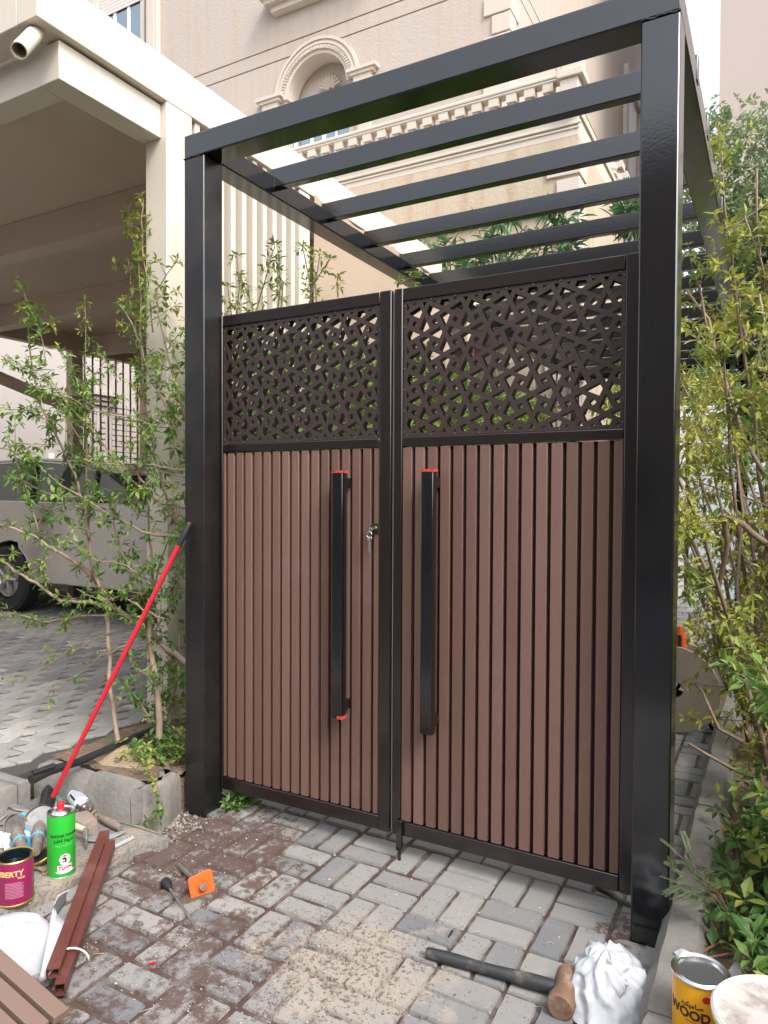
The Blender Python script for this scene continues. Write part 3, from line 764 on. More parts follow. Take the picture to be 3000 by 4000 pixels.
# low weeds and creeper on the left planter
r1 = random.Random(5)
wd = thing('weed', 'yellow-flowered creeping weed over the planter corner stone', 'weed', (-.1, -.1, .2))
bk = MB(); lf = MB()
for pts in ([(560, 2960), (600, 3040), (620, 3090), (640, 3160), (625, 3220)], [(520, 2920), (560, 2950), (600, 3000)], [(640, 3150), (600, 3200), (520, 3215)]):
    P = [YP(a, b, -.292 + .3 * max(0, (3060 - b)) / 140 if b < 3060 else -.25) for a, b in pts]
    bk.tube(P, [.002] * len(P), 4)
    for i in range(1, len(P)):
        for t in (.2, .5, .8):
            p = P[i - 1].lerp(P[i], t); sprig(lf, p + Vector((.0, -.01, .005)), Vector((0, -1, .5)) + rvec(r1) * .6, .02, 4, r1, r1.choice([.35, .5, .95]), .6)
bk.build('stem', M_bark, wd); lf.build('leaves', M_foliage, wd)
wt = thing('weed_tuft', 'low dry weed tuft at the foot of the left shrub', 'weed', (-.3, .15, .2))
lf = MB()
for _ in range(130):
    p = Vector((r1.gauss(-.22, .1), r1.gauss(.08, .09), .195)); d = Vector((r1.uniform(-.5, .5), r1.uniform(-.5, .5), 1))
    sprig(lf, p + d * r1.uniform(0, .08), d, .03, 4, r1, r1.choice([.3, .5, .9]), .35)
lf.build('leaves', M_foliage, wt)
wt = thing('weed_tuft', 'bright green weed growing under the left gate leaf by the post', 'weed', (.2, .16, 0))
lf = MB()
for _ in range(60):
    p = Vector((r1.gauss(.20, .03), r1.gauss(.20, .04), .0)); d = Vector((r1.uniform(-.6, .6), r1.uniform(-.7, .5), 1))
    sprig(lf, p + d * r1.uniform(.01, .07), d, .028, 4, r1, r1.uniform(.35, .7), .4)
lf.build('leaves', M_foliage, wt)

# hedge behind the gate, left side
def mass(label, cat, name, boxes, n_, size, tone, seed, stems=(), M=M_foliage, nl=5, wr=.38, stem_r=.008):
    r = random.Random(seed); bk = MB(); lf = MB()
    c = boxes[0]; t = thing(name, label, cat, ((c[0] + c[3]) / 2, (c[1] + c[4]) / 2, 0))
    for (x, y, z, x2, y2, z2) in stems:
        P = [Vector((x, y, z)).lerp(Vector((x2, y2, z2)), i / 7) + rvec(r) * .035 * (i > 0) for i in range(8)]
        bk.tube(P, [stem_r * (1 - .1 * i) for i in range(8)], 6, 0, r.random())
    tot = sum((b[3] - b[0]) * (b[4] - b[1]) * (b[5] - b[2]) for b in boxes)
    for b in boxes:
        m_ = int(n_ * (b[3] - b[0]) * (b[4] - b[1]) * (b[5] - b[2]) / tot)
        for _ in range(m_):
            p = Vector((r.uniform(b[0], b[3]), r.uniform(b[1], b[4]), r.uniform(b[2], b[5])))
            dn = noise.noise(p * 3.1 + Vector((seed, 0, 0)))
            if dn < -.12 and r.random() < .8: continue
            d = (rvec(r) + Vector((0, -.3, .35))).normalized()
            if r.random() < .3: bk.tube([p - d * size * 1.4, p], [.0018, .001], 3, 0, r.random())
            sprig(lf, p, d, size * r.uniform(.7, 1.2), nl, r, tone + dn * .35 + .1 * r.random(), wr)
    bk.build('trunk', M_bark, t, smooth=True); lf.build('crown', M, t)
    return t
mass('dense bright green hedge seen through the cut-outs of the left gate leaf', 'hedge', 'hedge',
     [(-.55, .45, .1, .04, 2.2, 2.5), (-.5, 2.2, .1, .05, 6.3, 2.7)], 15000, .05, .55, 31, [(-.3, .6 + .5 * i, 0, -.25, .6 + .5 * i, 2.1) for i in range(5)])
# sprigs rising above the left leaf
r1 = random.Random(17)
st = thing('shrub', 'thin upright leafy shoots rising above the left gate leaf before the cream screen', 'shrub', (-.3, .8, 0))
bk = MB(); lf = MB()
for pts, y in (([(930, 1330), (925, 1230), (935, 1120), (925, 1000)], .5), ([(980, 1300), (1010, 1180), (1040, 1080), (1060, 1000), (1075, 960)], .7), ([(1080, 1250), (1095, 1120), (1090, 1010)], .8),
               ([(1000, 1240), (960, 1130), (940, 1080)], .6), ([(1210, 1250), (1215, 1130), (1190, 1000), (1180, 960)], .8), ([(1215, 1150), (1240, 1060), (1250, 990)], .9), ([(1240, 1230), (1230, 1100), (1290, 1010)], .8),
               ([(870, 1330), (905, 1240), (890, 1120)], .5), ([(1320, 1160), (1318, 1080)], .9), ([(1560, 1110), (1600, 1090), (1640, 1085)], 1.2), ([(1100, 1200), (1105, 1100), (1080, 1060)], .7)):
    P = [YP(a, b, y) for a, b in pts]
    bk.tube(P, [.005 - .0035 * i / len(P) for i in range(len(P))], 5, 0, .5)
    for i in range(1, len(P)):
        for t in [k / 4 for k in range(4)]:
            p = P[i - 1].lerp(P[i], t); d = (rvec(r1) + Vector((0, -.2, .3))).normalized(); q = p + d * .03; bk.tube([p, q], .0012, 3)
            sprig(lf, q, d, .034, 5, r1, .6 + .25 * r1.random(), .30)
    sprig(lf, P[-1], Vector((0, 0, 1)), .045, 6, r1, .7, .3)
bk.build('trunk', M_bark, st); lf.build('crown', M_foliage, st)
# plants in front of the house seen between the rafters
r1 = random.Random(19)
for (label, pts_) in (('drooping large-leaved plant before the house, seen under the fourth rafter at left', [[(1620, 1060), (1640, 1000), (1620, 940)], [(1680, 1060), (1700, 980), (1660, 920)], [(1760, 1050), (1750, 970), (1790, 910)], [(1850, 1040), (1880, 960), (1870, 880)]]),
                      ('large-leaved plant before the house, seen under the rafters at centre', [[(1940, 1030), (1920, 950), (1960, 880), (1990, 830)], [(2020, 1000), (2010, 930), (2060, 880)]]),
                      ('dark drooping plant before the house corner, seen right of centre', [[(2100, 1000), (2120, 920), (2160, 840), (2200, 810)], [(2180, 960), (2200, 900), (2240, 840)], [(2230, 980), (2210, 900)]]),
                      ('bushy plant beside the right gate post in front of the side wall', [[(2440, 860), (2450, 800), (2470, 760)], [(2480, 860), (2490, 790)]])):
    tg = thing('garden_plant', label, 'plant', (YP(pts_[0][0][0], 1000, 6.2).x, 6.2, 0), 'plants before the house')
    bk = MB(); lf = MB()
    for pts in pts_:
        y = 6.2 + r1.uniform(-.3, .3); P = [YP(a, b, y) for a, b in pts]; base = Vector((P[0].x, P[0].y, 0))
        P = [base, base.lerp(P[0], .6)] + P
        bk.tube(P, [.02, .015] + [.010] * (len(P) - 2), 5, 0, .3)
        for i in range(2, len(P)):
            for t in [k / 5 for k in range(5)]:
                p = P[i - 1].lerp(P[i], t) if i > 2 else P[2]; d = (rvec(r1) + Vector((0, 0, -.1))).normalized()
                sprig(lf, p + d * .09, d, .17, 6, r1, .25 + .5 * r1.random(), .22)
    bk.build('trunk', M_bark, tg); lf.build('crown', M_foliage2, tg)

# ------------------------------------------------------------ right side greenery
def tall_shrub(label, x, y, h, seed, n_st, lean, size, tone, n_tw, spread=.25, zmin=.3, group='shrubs along the right planter'):
    r = random.Random(seed); t = thing('shrub', label, 'shrub', (x, y, .08), group); bk = MB(); lf = MB()
    for s in range(n_st):
        a = r.uniform(0, 6.28); q = Vector((x + r.uniform(-.08, .08), y + r.uniform(-.12, .12), .06)); d = Vector((cos(a) * .22 + lean[0], sin(a) * .22 + lean[1], 1)).normalized()
        L_ = h * r.uniform(.65, 1.05); pts = [q.copy()]; K = 12
        for i in range(K):
            d = (d + rvec(r) * .13).normalized(); q = q + d * L_ / K; pts.append(q.copy())
        bk.tube(pts, [.013 * (1 - .8 * i / K) + .002 for i in range(K + 1)], 6, 0, r.uniform(.3, .9))
        for _ in range(n_tw):
            i = r.uniform(1, K - .01)
            if pts[int(i)].z < zmin and r.random() < .6: continue
            p = pts[int(i)].lerp(pts[int(i) + 1], i % 1); dd = (rvec(r) * 1.1 + Vector((lean[0], -.2, .55))).normalized()
            twig(bk, lf, p, dd, r.uniform(.12, .12 + spread), .003, r, size, tone + r.uniform(-.12, .15), .04, .3, 5, .34, r.uniform(.2, .7))
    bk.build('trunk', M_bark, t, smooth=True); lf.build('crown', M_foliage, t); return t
tall_shrub('leafy shrub nearest the right gate post with yellowish new growth', 2.52, 1.0, 2.6, 41, 9, (-.02, 0), .038, .72, 26, .22)
tall_shrub('tall twiggy shrub behind the nearest one, overhanging the path', 2.46, 1.9, 3.1, 42, 8, (-.035, 0), .042, .72, 22, .25)
tall_shrub('shrub in front of the pale blue door, brown stems showing', 2.6, 3.1, 3.3, 43, 7, (-.035, 0), .048, .66, 15, .3)
tall_shrub('farthest planter shrub against the garden wall', 2.65, 4.4, 3.4, 44, 11, (-.04, 0), .06, .45, 24, .35)
tall_shrub('short leafy shrub at the right frame edge over the kerb', 2.70, .15, 1.3, 45, 8, (.0, 0), .044, .42, 16, .15, zmin=.1)
# cut bare branches sticking out
bb = thing('pruned_branches', 'bare pruned brown branches tangled between the right shrubs', 'branches', (2.4, .9, .1))
bk = MB(); r1 = random.Random(77)
for pts, y, r0 in (([(2990, 2120), (2900, 2050), (2820, 2015), (2840, 2120), (2820, 2230), (2790, 2380), (2790, 2500), (2830, 2620), (2900, 2760), (2920, 2900)], .9, .014),
                   ([(2840, 2700), (2760, 2480), (2700, 2300)], 1.1, .006), ([(2900, 2900), (2810, 2850), (2740, 2700), (2720, 2680)], .8, .009), ([(2960, 3050), (2850, 3000), (2690, 2905)], .6, .009),
                   ([(3000, 2300), (2900, 2160), (2830, 2070)], 1.2, .006), ([(2930, 2500), (2860, 2200), (2800, 1900), (2760, 1700), (2740, 1500)], 1.3, .008),
                   ([(3000, 1980), (2900, 1940), (2780, 1900), (2660, 1860)], 1.2, .005), ([(2980, 1850), (2900, 1700), (2860, 1560), (2800, 1400), (2770, 1250), (2680, 1130)], 1.3, .011),
                   ([(2990, 2700), (2900, 2540), (2880, 2300), (2900, 2000), (2880, 1800)], 1.1, .009)):
    P = [YP(a, b, y + .04 * k) for k, (a, b) in enumerate(pts)]
    Q = []
    for i in range(len(P) - 1): Q += [P[i].lerp(P[i + 1], t) + rvec(r1) * .004 for t in (0, .5)]
    Q.append(P[-1]); bk.tube(Q, [r0 * (1 - .5 * i / len(Q)) for i in range(len(Q))], 7, 0, r1.uniform(.4, .9))
bk.build('branch', M_bark, bb, smooth=True)
# dense dry twigs deep inside
dt = MB(); r1 = random.Random(78)
for _ in range(420):
    x, y, z = r1.uniform(2.45, 3.0), r1.uniform(1.0, 4), r1.uniform(.2, 2.2)
    d = Vector((r1.uniform(-.3, .2), r1.uniform(-.3, .3), 1)).normalized(); p = Vector((x, y, z)); P = [p]
    for i in range(4): d = (d + rvec(r1) * .2).normalized(); P.append(P[-1] + d * .14)
    dt.tube(P, [.004, .0035, .003, .002, .001], 4, 0, r1.random() * .6)
o = dt.build('dry_twigs', M_bark); o['kind'] = 'stuff'
# broad ground leaves
r1 = random.Random(51)
gp_ = thing('creeper', 'broad-leaved creeper with some yellow leaves on the soil by the kerb', 'plant', (2.5, -.1, .1))
bk = MB(); lf = MB()
for _ in range(420):
    x, y = r1.uniform(2.28, 2.8), r1.uniform(-.45, .95)
    if y < -.1 and x < 2.36: continue
    p = Vector((x, y, .09)); d = Vector((r1.uniform(-.6, .4), r1.uniform(-.7, .3), 1)).normalized(); hgt = r1.uniform(.02, .16); q = p + d * hgt
    bk.tube([p, q], [.0025, .0015], 4, 0, .3)
    sprig(lf, q, (d + Vector((-.1, -.4, 0))), r1.uniform(.028, .060), r1.choice([3, 4, 5]), r1, r1.choice([.15, .25, .35, .4, .5, .55, .9]), .42)
for _ in range(14):
    p = Vector((r1.uniform(2.45, 2.7), r1.uniform(-.1, .6), .11)); P = [p]
    d = Vector((r1.uniform(-1, 1), r1.uniform(-1, 1), .05)).normalized()
    for i in range(6): d = (d + rvec(r1) * .25).normalized(); d.z = abs(d.z) * .2; P.append(P[-1] + d * .06)
    bk.tube(P, .0035, 5, 0, .35)
bk.build('stem', mat('reddish_stem', (.22, .10, .07), .7), gp_); lf.build('leaves', M_foliage, gp_)
# feathery acacia sprig over kerb
def feather(mb, P, d, L_, r, tone, ll=.011):
    d = d.normalized(); up = Vector((0, 0, 1)); s = d.cross(up).normalized(); n_ = int(L_ / .0065)
    for i in range(n_):
        p = P + d * (L_ * i / n_) + Vector((0, 0, -.25 * L_ * (i / n_) ** 2)); l2 = ll * (1 - .5 * abs(i / n_ - .4))
        for sg in (1, -1):
            e = (s * sg + d * .35).normalized(); wdt = ll * .32
            o_ = len(mb.v); mb.v += [tuple(p), tuple(p + e * l2 * .5 + d * wdt), tuple(p + e * l2), tuple(p + e * l2 * .5 - d * wdt)]
            mb.f.append((o_, o_ + 1, o_ + 2, o_ + 3)); mb.m.append(0); mb.t.append(tone + r.uniform(-.2, .2))
r1 = random.Random(61)
ac = thing('acacia_sprig', 'grey-green feathery sprig hanging across the kerb beside the right post', 'plant', (2.3, -.05, .15))
lf = MB(); bk = MB()
root = Vector((2.33, .02, .16))
for (px, py) in ((2640, 3330), (2620, 3440), (2660, 3480), (2700, 3400), (2740, 3450), (2690, 3320), (2780, 3400), (2630, 3390), (2720, 3480)):
    q = YP(px, py, -.08 + r1.uniform(-.04, .04)); bk.tube([root, root.lerp(q, .5) + Vector((0, 0, .03)), q], [.002, .0015, .001], 4, 0, .4)
    for k in range(4):
        d = (q - root).normalized() + rvec(r1) * .6; feather(lf, root.lerp(q, .55 + .15 * k), d, .07, r1, .45, .016)
bk.build('stem', M_bark, ac); lf.build('leaves', M_feather, ac)
# feathery tree behind
ft = thing('feathery_tree', 'tall grey-green feathery tree behind the shrubs against the sky', 'tree', (2.7, 6.5, 0))
bk = MB(); lf = MB(); r1 = random.Random(62)
bk.tube([(2.7, 6.5, 0), (2.65, 6.5, 1.5), (2.6, 6.4, 3.2), (2.5, 6.3, 4.6)], [.06, .05, .035, .015], 8, 0, .3)
for _ in range(150):
    z = r1.uniform(1.8, 4.7); p = Vector((2.5, 6.4, z)); a = r1.uniform(0, 6.28); d = Vector((cos(a), sin(a), r1.uniform(.1, .9))).normalized()
    L_ = r1.uniform(.4, 1.05) * (1.15 - (z - 1.8) / 7); P = [p]
    for i in range(6): d = (d + rvec(r1) * .22).normalized(); P.append(P[-1] + d * L_ / 6)
    bk.tube(P, [.009 * (1 - .13 * i) for i in range(7)], 4, 0, .4)
    for i in range(1, 7):
        for k in range(6):
            q = P[i - 1].lerp(P[i], r1.random()); feather(lf, q, d * .3 + rvec(r1) + Vector((0, 0, .2)), r1.uniform(.09, .17), r1, r1.uniform(.2, .9), .03)
bk.build('trunk', M_bark, ft, smooth=True); lf.build('crown', M_feather, ft)
ft2 = mass('small leafy tree against the sky just right of the pergola beam', 'tree', 'leafy_tree',
           [(1.45, 9.9, 3.6, 3.6, 11.4, 6.6), (1.0, 9.9, 3.6, 2.6, 11.2, 7.8)], 6500, .085, .45, 63, [(2.4, 10.5, 0, 2.5, 10.5, 6.2), (2.2, 10.6, 3, 1.9, 10.3, 6.3)], M=M_feather, stem_r=.05)

# ------------------------------------------------------------ villa
bl = thing('villa', 'pink-beige stuccoed villa with arched window, quoins and balustraded balcony', 'building', (-4, 8.6, 0))
YB, XB = 8.6, -1.409
YL, XL = 7.1, .085
wallm = MB()
def banded(mb, x0, y0, x1, y1, zs, g=.028, rec=.025):
    """wall block with recessed horizontal grooves at heights zs[1:-1]"""
    for i in range(len(zs) - 1):
        mb.box(x0, y0, zs[i] + (g / 2 if i else 0), x1, y1, zs[i + 1] - (g / 2 if i < len(zs) - 2 else 0))
    mb.box(x0 + rec, y0 + rec, zs[0] + .01, x1 - rec, y1 - rec, zs[-1] - .01)
# opening for arch window: build main facade in pieces around x -5.82..-4.38
AX, AZ, RI, RO = -5.1, 9.0, .70, .93
zs = [0, 9.80, 10.07, 16.5]
banded(wallm, -14, YB, AX - RI, YB + 12, zs)
banded(wallm, AX + RI, YB, XB, 22, zs)
# piece below window and above arch
wallm.box(AX - RI, YB + .004, 0, AX + RI, YB + .5, 6.6)
wallm.box(AX - RI, YB + .45, 6.6, AX + RI, YB + .6, 9.75)
arc = [(AX + RI * cos(a), AZ + RI * sin(a)) for a in [pi * i / 24 for i in range(25)]]
poly = [(AX + RI, 9.786)] + [(AX - RI, 9.786)] + arc[::-1]
# extruded spandrel (x,z) -> prism along y
Mxz = Matrix(((1, 0, 0, 0), (0, 0, 1, 0), (0, 1, 0, 0), (0, 0, 0, 1)))
wallm.prism(poly, YB + .001, YB + .45, Mxz)
wallm.box(AX - RI, YB + .001, 9.814, AX + RI, YB + .5, 10.056); wallm.box(AX - RI, YB + .001, 10.084, AX + RI, YB + .5, 16.49)
wallm.box(AX - RI, YB + .03, 9.7, AX + RI, YB + .5, 10.2)
wallm.build('main_wall', M_stucco, bl)
# arch mouldings
am = MB()
def arch_ring(mb, r0, r1_, y0, y1, n_=40, z=AZ):
    A = [pi * i / n_ for i in range(n_ + 1)]
    vs = []
    for a in A:
        for r_, y in ((r0, y0), (r1_, y0), (r1_, y1), (r0, y1)): vs.append((AX + r_ * cos(a), y, z + r_ * sin(a)))
    fs = [(i * 4 + k, i * 4 + (k + 1) % 4, i * 4 + 4 + (k + 1) % 4, i * 4 + 4 + k) for i in range(n_) for k in range(4)] + [(0, 1, 2, 3), tuple(n_ * 4 + k for k in (3, 2, 1, 0))]
    mb.add(vs, fs)
arch_ring(am, RI + .02, RO - .02, YB - .05, YB + .02); arch_ring(am, RO - .051, RO - .0, YB - .075, YB + .02); arch_ring(am, RI + .10, RI + .14, YB - .065, YB - .049); arch_ring(am, RI - .05, RI + .021, YB - .03, YB + .30)
for i in range(44):   # bead course
    a = pi * (i + .5) / 44; r_ = RI + .045
    M_ = Matrix.Translation((AX + r_ * cos(a), YB - .055, AZ + r_ * sin(a))) @ Matrix.Rotation(-a, 4, 'Y')
    am.box(-.03, -.02, -.013, .03, .012, .013, M=M_)
for sx in (-1, 1):   # imposts and pilasters
    x = AX + sx * (RO + .09)
    for k, (w_, z0_, z1_) in enumerate(((.30, 9.04, 9.10), (.24, 8.98, 9.04), (.18, 8.86, 8.98))):
        am.box(x - w_, YB - .16 + .03 * k, z0_, x + w_ * (1 if sx > 0 else 1), YB + .01, z1_ - .001)
    am.box(x - .14, YB - .05, 6.6, x + .14, YB + .01, 8.86); am.box(x - .09, YB - .075, 6.6, x + .09, YB - .049, 8.80)
am.build('arch_moulding', M_trim, bl)
# shell relief in the tympanum
sh = MB()
for k in range(9):
    a = rad(20 + 140 * k / 8); P0 = Vector((AX + .08, YB + .34, AZ + .16)); d = Vector((cos(a), 0, sin(a)))
    sh.tube([P0 + d * .05, P0 + d * .14 + Vector((0, -.05, 0)), P0 + d * .24 + Vector((0, -.035, 0)), P0 + d * .26], [.012, .02, .026, .012], 6)
for sx in (-1, 1):
    sh.lathe([(0, -.06), (.05, -.04), (.065, 0), (.05, .04), (0, .06)], Matrix.Translation((AX + .08 + sx * .28, YB + .37, AZ + .12)), 12)
    sh.tube([(AX + .08 + sx * .1, YB + .38, AZ + .05), (AX + .08 + sx * .2, YB + .36, AZ + .02), (AX + .08 + sx * .33, YB + .37, AZ + .10), (AX + .08 + sx * .5, YB + .38, AZ + .04), (AX + .08 + sx * .6, YB + .4, AZ - .1)], [.03, .045, .05, .035, .015], 7)
sh.box(AX - RI, YB + .40, 8.72, AX + RI, YB + .47, AZ + RI)
sh.build('shell_relief', M_trim, bl, smooth='auto')
# window under the arch
wn = MB()
for x in (AX - RI + .02, AX - .03, AX + RI - .09): wn.box(x, YB + .22, 6.62, x + .07, YB + .30, 8.66)
wn.box(AX - RI, YB + .21, 8.62, AX + RI, YB + .42, 8.74)
wn.box(AX - .30, YB + .225, 6.62, AX - .25, YB + .295, 8.62); wn.box(AX + .26, YB + .225, 6.62, AX + .30, YB + .295, 8.62)
wo = wn.build('window', M_white, bl)
MB().box(AX - RI + .03, YB + .255, 6.63, AX + RI - .03, YB + .262, 8.62).build('pane', M_glass, wo)
# upper left window with shutter, jambs and sill
uw = MB()
for x in (-10.9, -9.62): uw.box(x, YB - .05, 10.72, x + .11, YB + .0, 14.2)
uw.box(-11.35, YB - .10, 10.55, -8.98, YB + .0, 10.70); uw.box(-11.2, YB - .16, 10.701, -9.06, YB + .0, 10.77)
for x in (-9.38, -11.2): uw.box(x, YB - .12, 10.771, x + .30, YB - .001, 14.3); 
for x in (-9.32, -11.14): uw.box(x, YB - .145, 10.80, x + .18, YB - .121, 14.2)
uo = uw.build('window', M_trim, bl)
f_ = MB()
for x in (-10.42, -9.99, -9.56): f_.box(x - .04, YB - .04, 10.78, x + .04, YB - .012, 12.6)
f_.build('window_frame', M_white, uo)
MB().box(-10.85, YB - .025, 10.78, -9.5, YB - .018, 12.6).build('pane', M_glass, uo)
s_ = MB()
for k in range(30): s_.box(-10.84, YB - .06, 12.08 + k * .07, -9.5, YB - .045, 12.08 + k * .07 + .062)
s_.build('shutter', M_shut, uo)
# sill moulding of a second upper window
ms = MB()
for k, (e, z0_, z1_) in enumerate(((.0, 10.62, 10.74), (.10, 10.74, 10.86), (.2, 10.86, 10.98))):
    ms.box(-6.05 - e, YB - .16 - e, z0_ + .0005, -3.9 + e, YB - .001, z1_)
ms.build('sill_moulding', M_trim, bl)
# corner quoins on main block and lower block
qn = MB(); z = 0; k = 0
while z < 16:
    wq = .42 if k % 2 else .28
    qn.box(XB - wq, YB - .035, z + .01, XB + .035, YB + wq, z + .30); z += .32; k += 1
z = 0; k = 0
while z < 5.9:
    wq = .42 if k % 2 else .28
    qn.box(XL - wq, YL - .035, z + .01, XL + .03, YL + wq * .9, z + .30); z += .34; k += 1
qn.build('quoins', M_trim, bl, bevel=.008)
# lower block
lw = MB()
lw.box(-9, YL, 0, XL, YB + .001, 6.30)
lw.box(XB + .001, YB + .002, 0, XL - .002, 11.3, 6.30)
lw.build('lower_wall', mat('stucco_lower', (.43, .355, .27), .85, bump=(26, .45, .02), streak=(6, (.35, .27, .19), .45, .68, .8)), bl)
tr = MB()
tr.box(-9.02, YL - .05, 5.32, XL + .05, YL - .001, 5.38); tr.box(-9.02, YL - .02, 6.39, XL + .02, YL - .001, 6.42); tr.box(-9.02, YL - .035, 6.44, XL + .035, YL - .001, 6.475)
tr.box(-9.01, YL - .001, 6.3005, XL - .001, YB - .002, 6.62)
tr.box(XB + .05, YB - .001, 6.3005, XL - .001, 11.3, 6.62); tr.box(XL - .0005, YL + .0, 6.56, XL + .03, 11.3, 6.64)
tr.build('cornice', M_trim, bl, bevel=.01)
bal = MB()
bal.box(-9, YL - .06, 6.6205, XL - .2, YL + .16, 6.66)
bal.box(-9, YL - .085, 7.04, XL - .22, YL + .085, 7.075); bal.box(-9, YL - .095, 7.0755, XL - .22, YL + .095, 7.13)
bo = bal.build('balustrade', M_trim, bl, bevel=.015)
pr = MB(); pr.box(XL - .22, YL - .14, 6.6205, XL + .02, YL + .14, 7.0); pr.box(XL - .26, YL - .18, 7.001, XL + .09, YL + .18, 7.10); pr.box(XL - .21, YL - .13, 7.101, XL + .05, YL + .13, 7.32)
pr.lathe([(.08, 7.32), (.06, 7.36), (.10, 7.42), (.12, 7.50), (.09, 7.58), (.0, 7.62)], Matrix.Translation((XL - .08, YL, 0)), 14)
pr.build('pier', M_trim, bo, bevel=.012)
bm_prof = [(.045, 6.70), (.035, 6.71), (.06, 6.75), (.066, 6.78), (.045, 6.85), (.032, 6.89), (.05, 6.915), (.04, 6.93)]
bmesh_proto = MB(); bmesh_proto.lathe(bm_prof, None, 12); bmesh_proto.box(-.06, -.06, 6.6605, .06, .06, 6.70); bmesh_proto.box(-.072, -.072, 6.93, .072, .072, 7.039)
first = None
for k in range(27):
    x = XL - .40 - .255 * k
    if first is None:
        first = bmesh_proto.build('baluster', M_trim, bo, smooth='auto'); first.location = (x, YL, 0)
    else:
        o = first.copy(); C.objects.link(o); o.location = (x, YL, 0); o.parent = bo; o.matrix_parent_inverse = first.matrix_parent_inverse
for k in range(3):
    o = first.copy(); C.objects.link(o); o.location = (.0, 9.6 + .45 * k, -.05); o.parent = bo; o.matrix_parent_inverse = first.matrix_parent_inverse; o.scale = (1.7, 1.7, 1.02)
# side window on the main block
sw = MB(); sw.box(XB + .001, 18.2, 9.6, XB + .10, 18.5, 13.2); sw.box(XB + .001, 20.4, 9.6, XB + .10, 20.7, 13.2); sw.box(XB + .001, 18.2, 13.2, XB + .12, 20.7, 13.5)
swo = sw.build('window', M_trim, bl)
MB().box(XB + .002, 18.5, 9.6, XB + .02, 20.4, 13.2).build('pane', M_shut, swo)

# ------------------------------------------------------------ mauve wall with the pale door behind the path
ow = thing('outbuilding', 'mauve rendered outbuilding at the end of the path', 'building', (2.5, 9.2, 0))
MB().box(XL + .2, 9.2, 0, 6.5, 9.8, 4.1).build('wall', M_salmon, ow)
lv = MB()
for k in range(7): lv.box(XL + .2, 9.12, 3.15 + k * .075, 3.2, 9.185, 3.15 + k * .075 + .05)
lv.build('louvre', M_black, ow)
dr = MB(); dr.box(1.16, 9.14, .0, 1.24, 9.199, 2.84); dr.box(1.24, 9.13, 2.72, 2.35, 9.199, 2.84); dr.box(1.10, 9.12, 2.841, 2.4, 9.199, 2.90)
dro = dr.build('door_frame', M_white, ow)
dd = MB(); dd.box(1.3, 9.15, .01, 2.3, 9.19, 2.71)
for (a, b, c_, d_) in ((1.42, .25, 2.2, 1.0), (1.42, 1.15, 2.2, 2.0), (1.42, 2.1, 2.2, 2.6)):
    for (x0, z0_, x1_, z1_) in ((a, b, c_, b + .03), (a, d_ - .03, c_, d_), (a, b + .0301, a + .03, d_ - .0301), (c_ - .03, b + .0301, c_, d_ - .0301)): dd.box(x0, 9.138, z0_, x1_, 9.1499, z1_)
dd.build('door', M_door, ow, bevel=.004)
MB().box(1.241, 9.16, .01, 1.299, 9.195, 2.71).build('door_gap', M_rubber, ow)
P = XP(2716, 1500, 1.356); 
lp = thing('wall_lamp', 'small square yellowish wall lamp on the mauve wall above the door', 'lamp', (1.36, 9.15, 3.2))
M_ = Matrix.Translation((1.33, 9.06, 3.22)) @ Matrix.Rotation(rad(32), 4, 'Y')
MB().box(-.075, -.03, -.075, .075, .03, .075, M=M_).build('shade', mat('lamp_glass', (.55, .45, .18), .4), lp, bevel=.01)
MB().box(1.35, 9.08, 3.24, 1.50, 9.199, 3.30).build('bracket', M_rubber, lp)
mb_ = MB(); mb_.box(1.62, 9.14, 2.92, 1.86, 9.199, 3.38); mb_.tube([(1.74, 9.13, 3.38), (1.74, 9.10, 3.55)], .03, 8)
o = mb_.build('meter_box', M_rubber, bevel=.01); tag(o, 'dark box on the mauve wall right of the square lamp', 'meter box')
# garden wall right
o = MB().box(4.6, -3.5, 0, 4.8, 9.2, 2.5).build('garden_wall', M_wallb); tag(o, 'plain beige garden wall behind the right-hand shrubs', 'wall')
# neighbour tower
nb = thing('neighbour_building', 'plain pale pinkish neighbouring block rising against the sky at right', 'building', (8, 18, 0))
MB().box(YP(2811, 300, 14).x, 14, 0, 14, 24, 26).build('wall', M_neigh, nb)
# house across the street, seen only as reflections in the paint
oh = thing('opposite_house', 'beige house across the street reflected in the gloss paint', 'building', (0, -15, 0))
MB().box(-16, -22, 0, 16, -14, 9.3).build('wall', mat('opposite_render', (.27, .215, .185), .9), oh)
ww = MB()
for i in range(7):
    for z in (1.0, 4.2): ww.box(-14 + i * 4.2, -13.995, z, -12.6 + i * 4.2, -13.97, z + 1.4)
ww.build('window', M_glass, oh)

# ------------------------------------------------------------ carport
cp = thing('carport', 'cream painted steel carport with slatted screen beside the gate', 'carport', (-3, 2.5, 0))
XC = -.62
FZ0, FZ1 = 3.735, 3.975
fa = MB()
fa.box(XC - .15, -.31, FZ0, XC, 4.3, FZ1); fa.box(-5.85, -.31, FZ0, XC - .1505, -.16, FZ1)
fa.build('fascia', M_cream, cp, bevel=.006)
ib = MB(); ib.box(XC - .19, -.16 + .0, 3.535, XC - .045, .499, FZ0 - .012); ib.box(-5.8, -.158, 3.535, XC - .1905, -.02, FZ0 - .012)
ib.box(XC - .19, .700, 3.535, XC - .06, 4.3, FZ0 - .012)
ib.build('inner_beam', M_cream, cp, bevel=.004)
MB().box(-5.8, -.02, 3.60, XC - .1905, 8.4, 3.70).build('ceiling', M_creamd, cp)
MB().box(-5.82, -.1, 3.7305, XC - .1505, 8.5, 3.90).build('roof', M_cream, cp)
for y in (.99, 2.42, 3.94, 5.5, 7.0):
    MB().box(-5.59, y, 3.36, XC - .2, y + .16, 3.599).build('cross_beam', M_creamd, cp, bevel=.004)
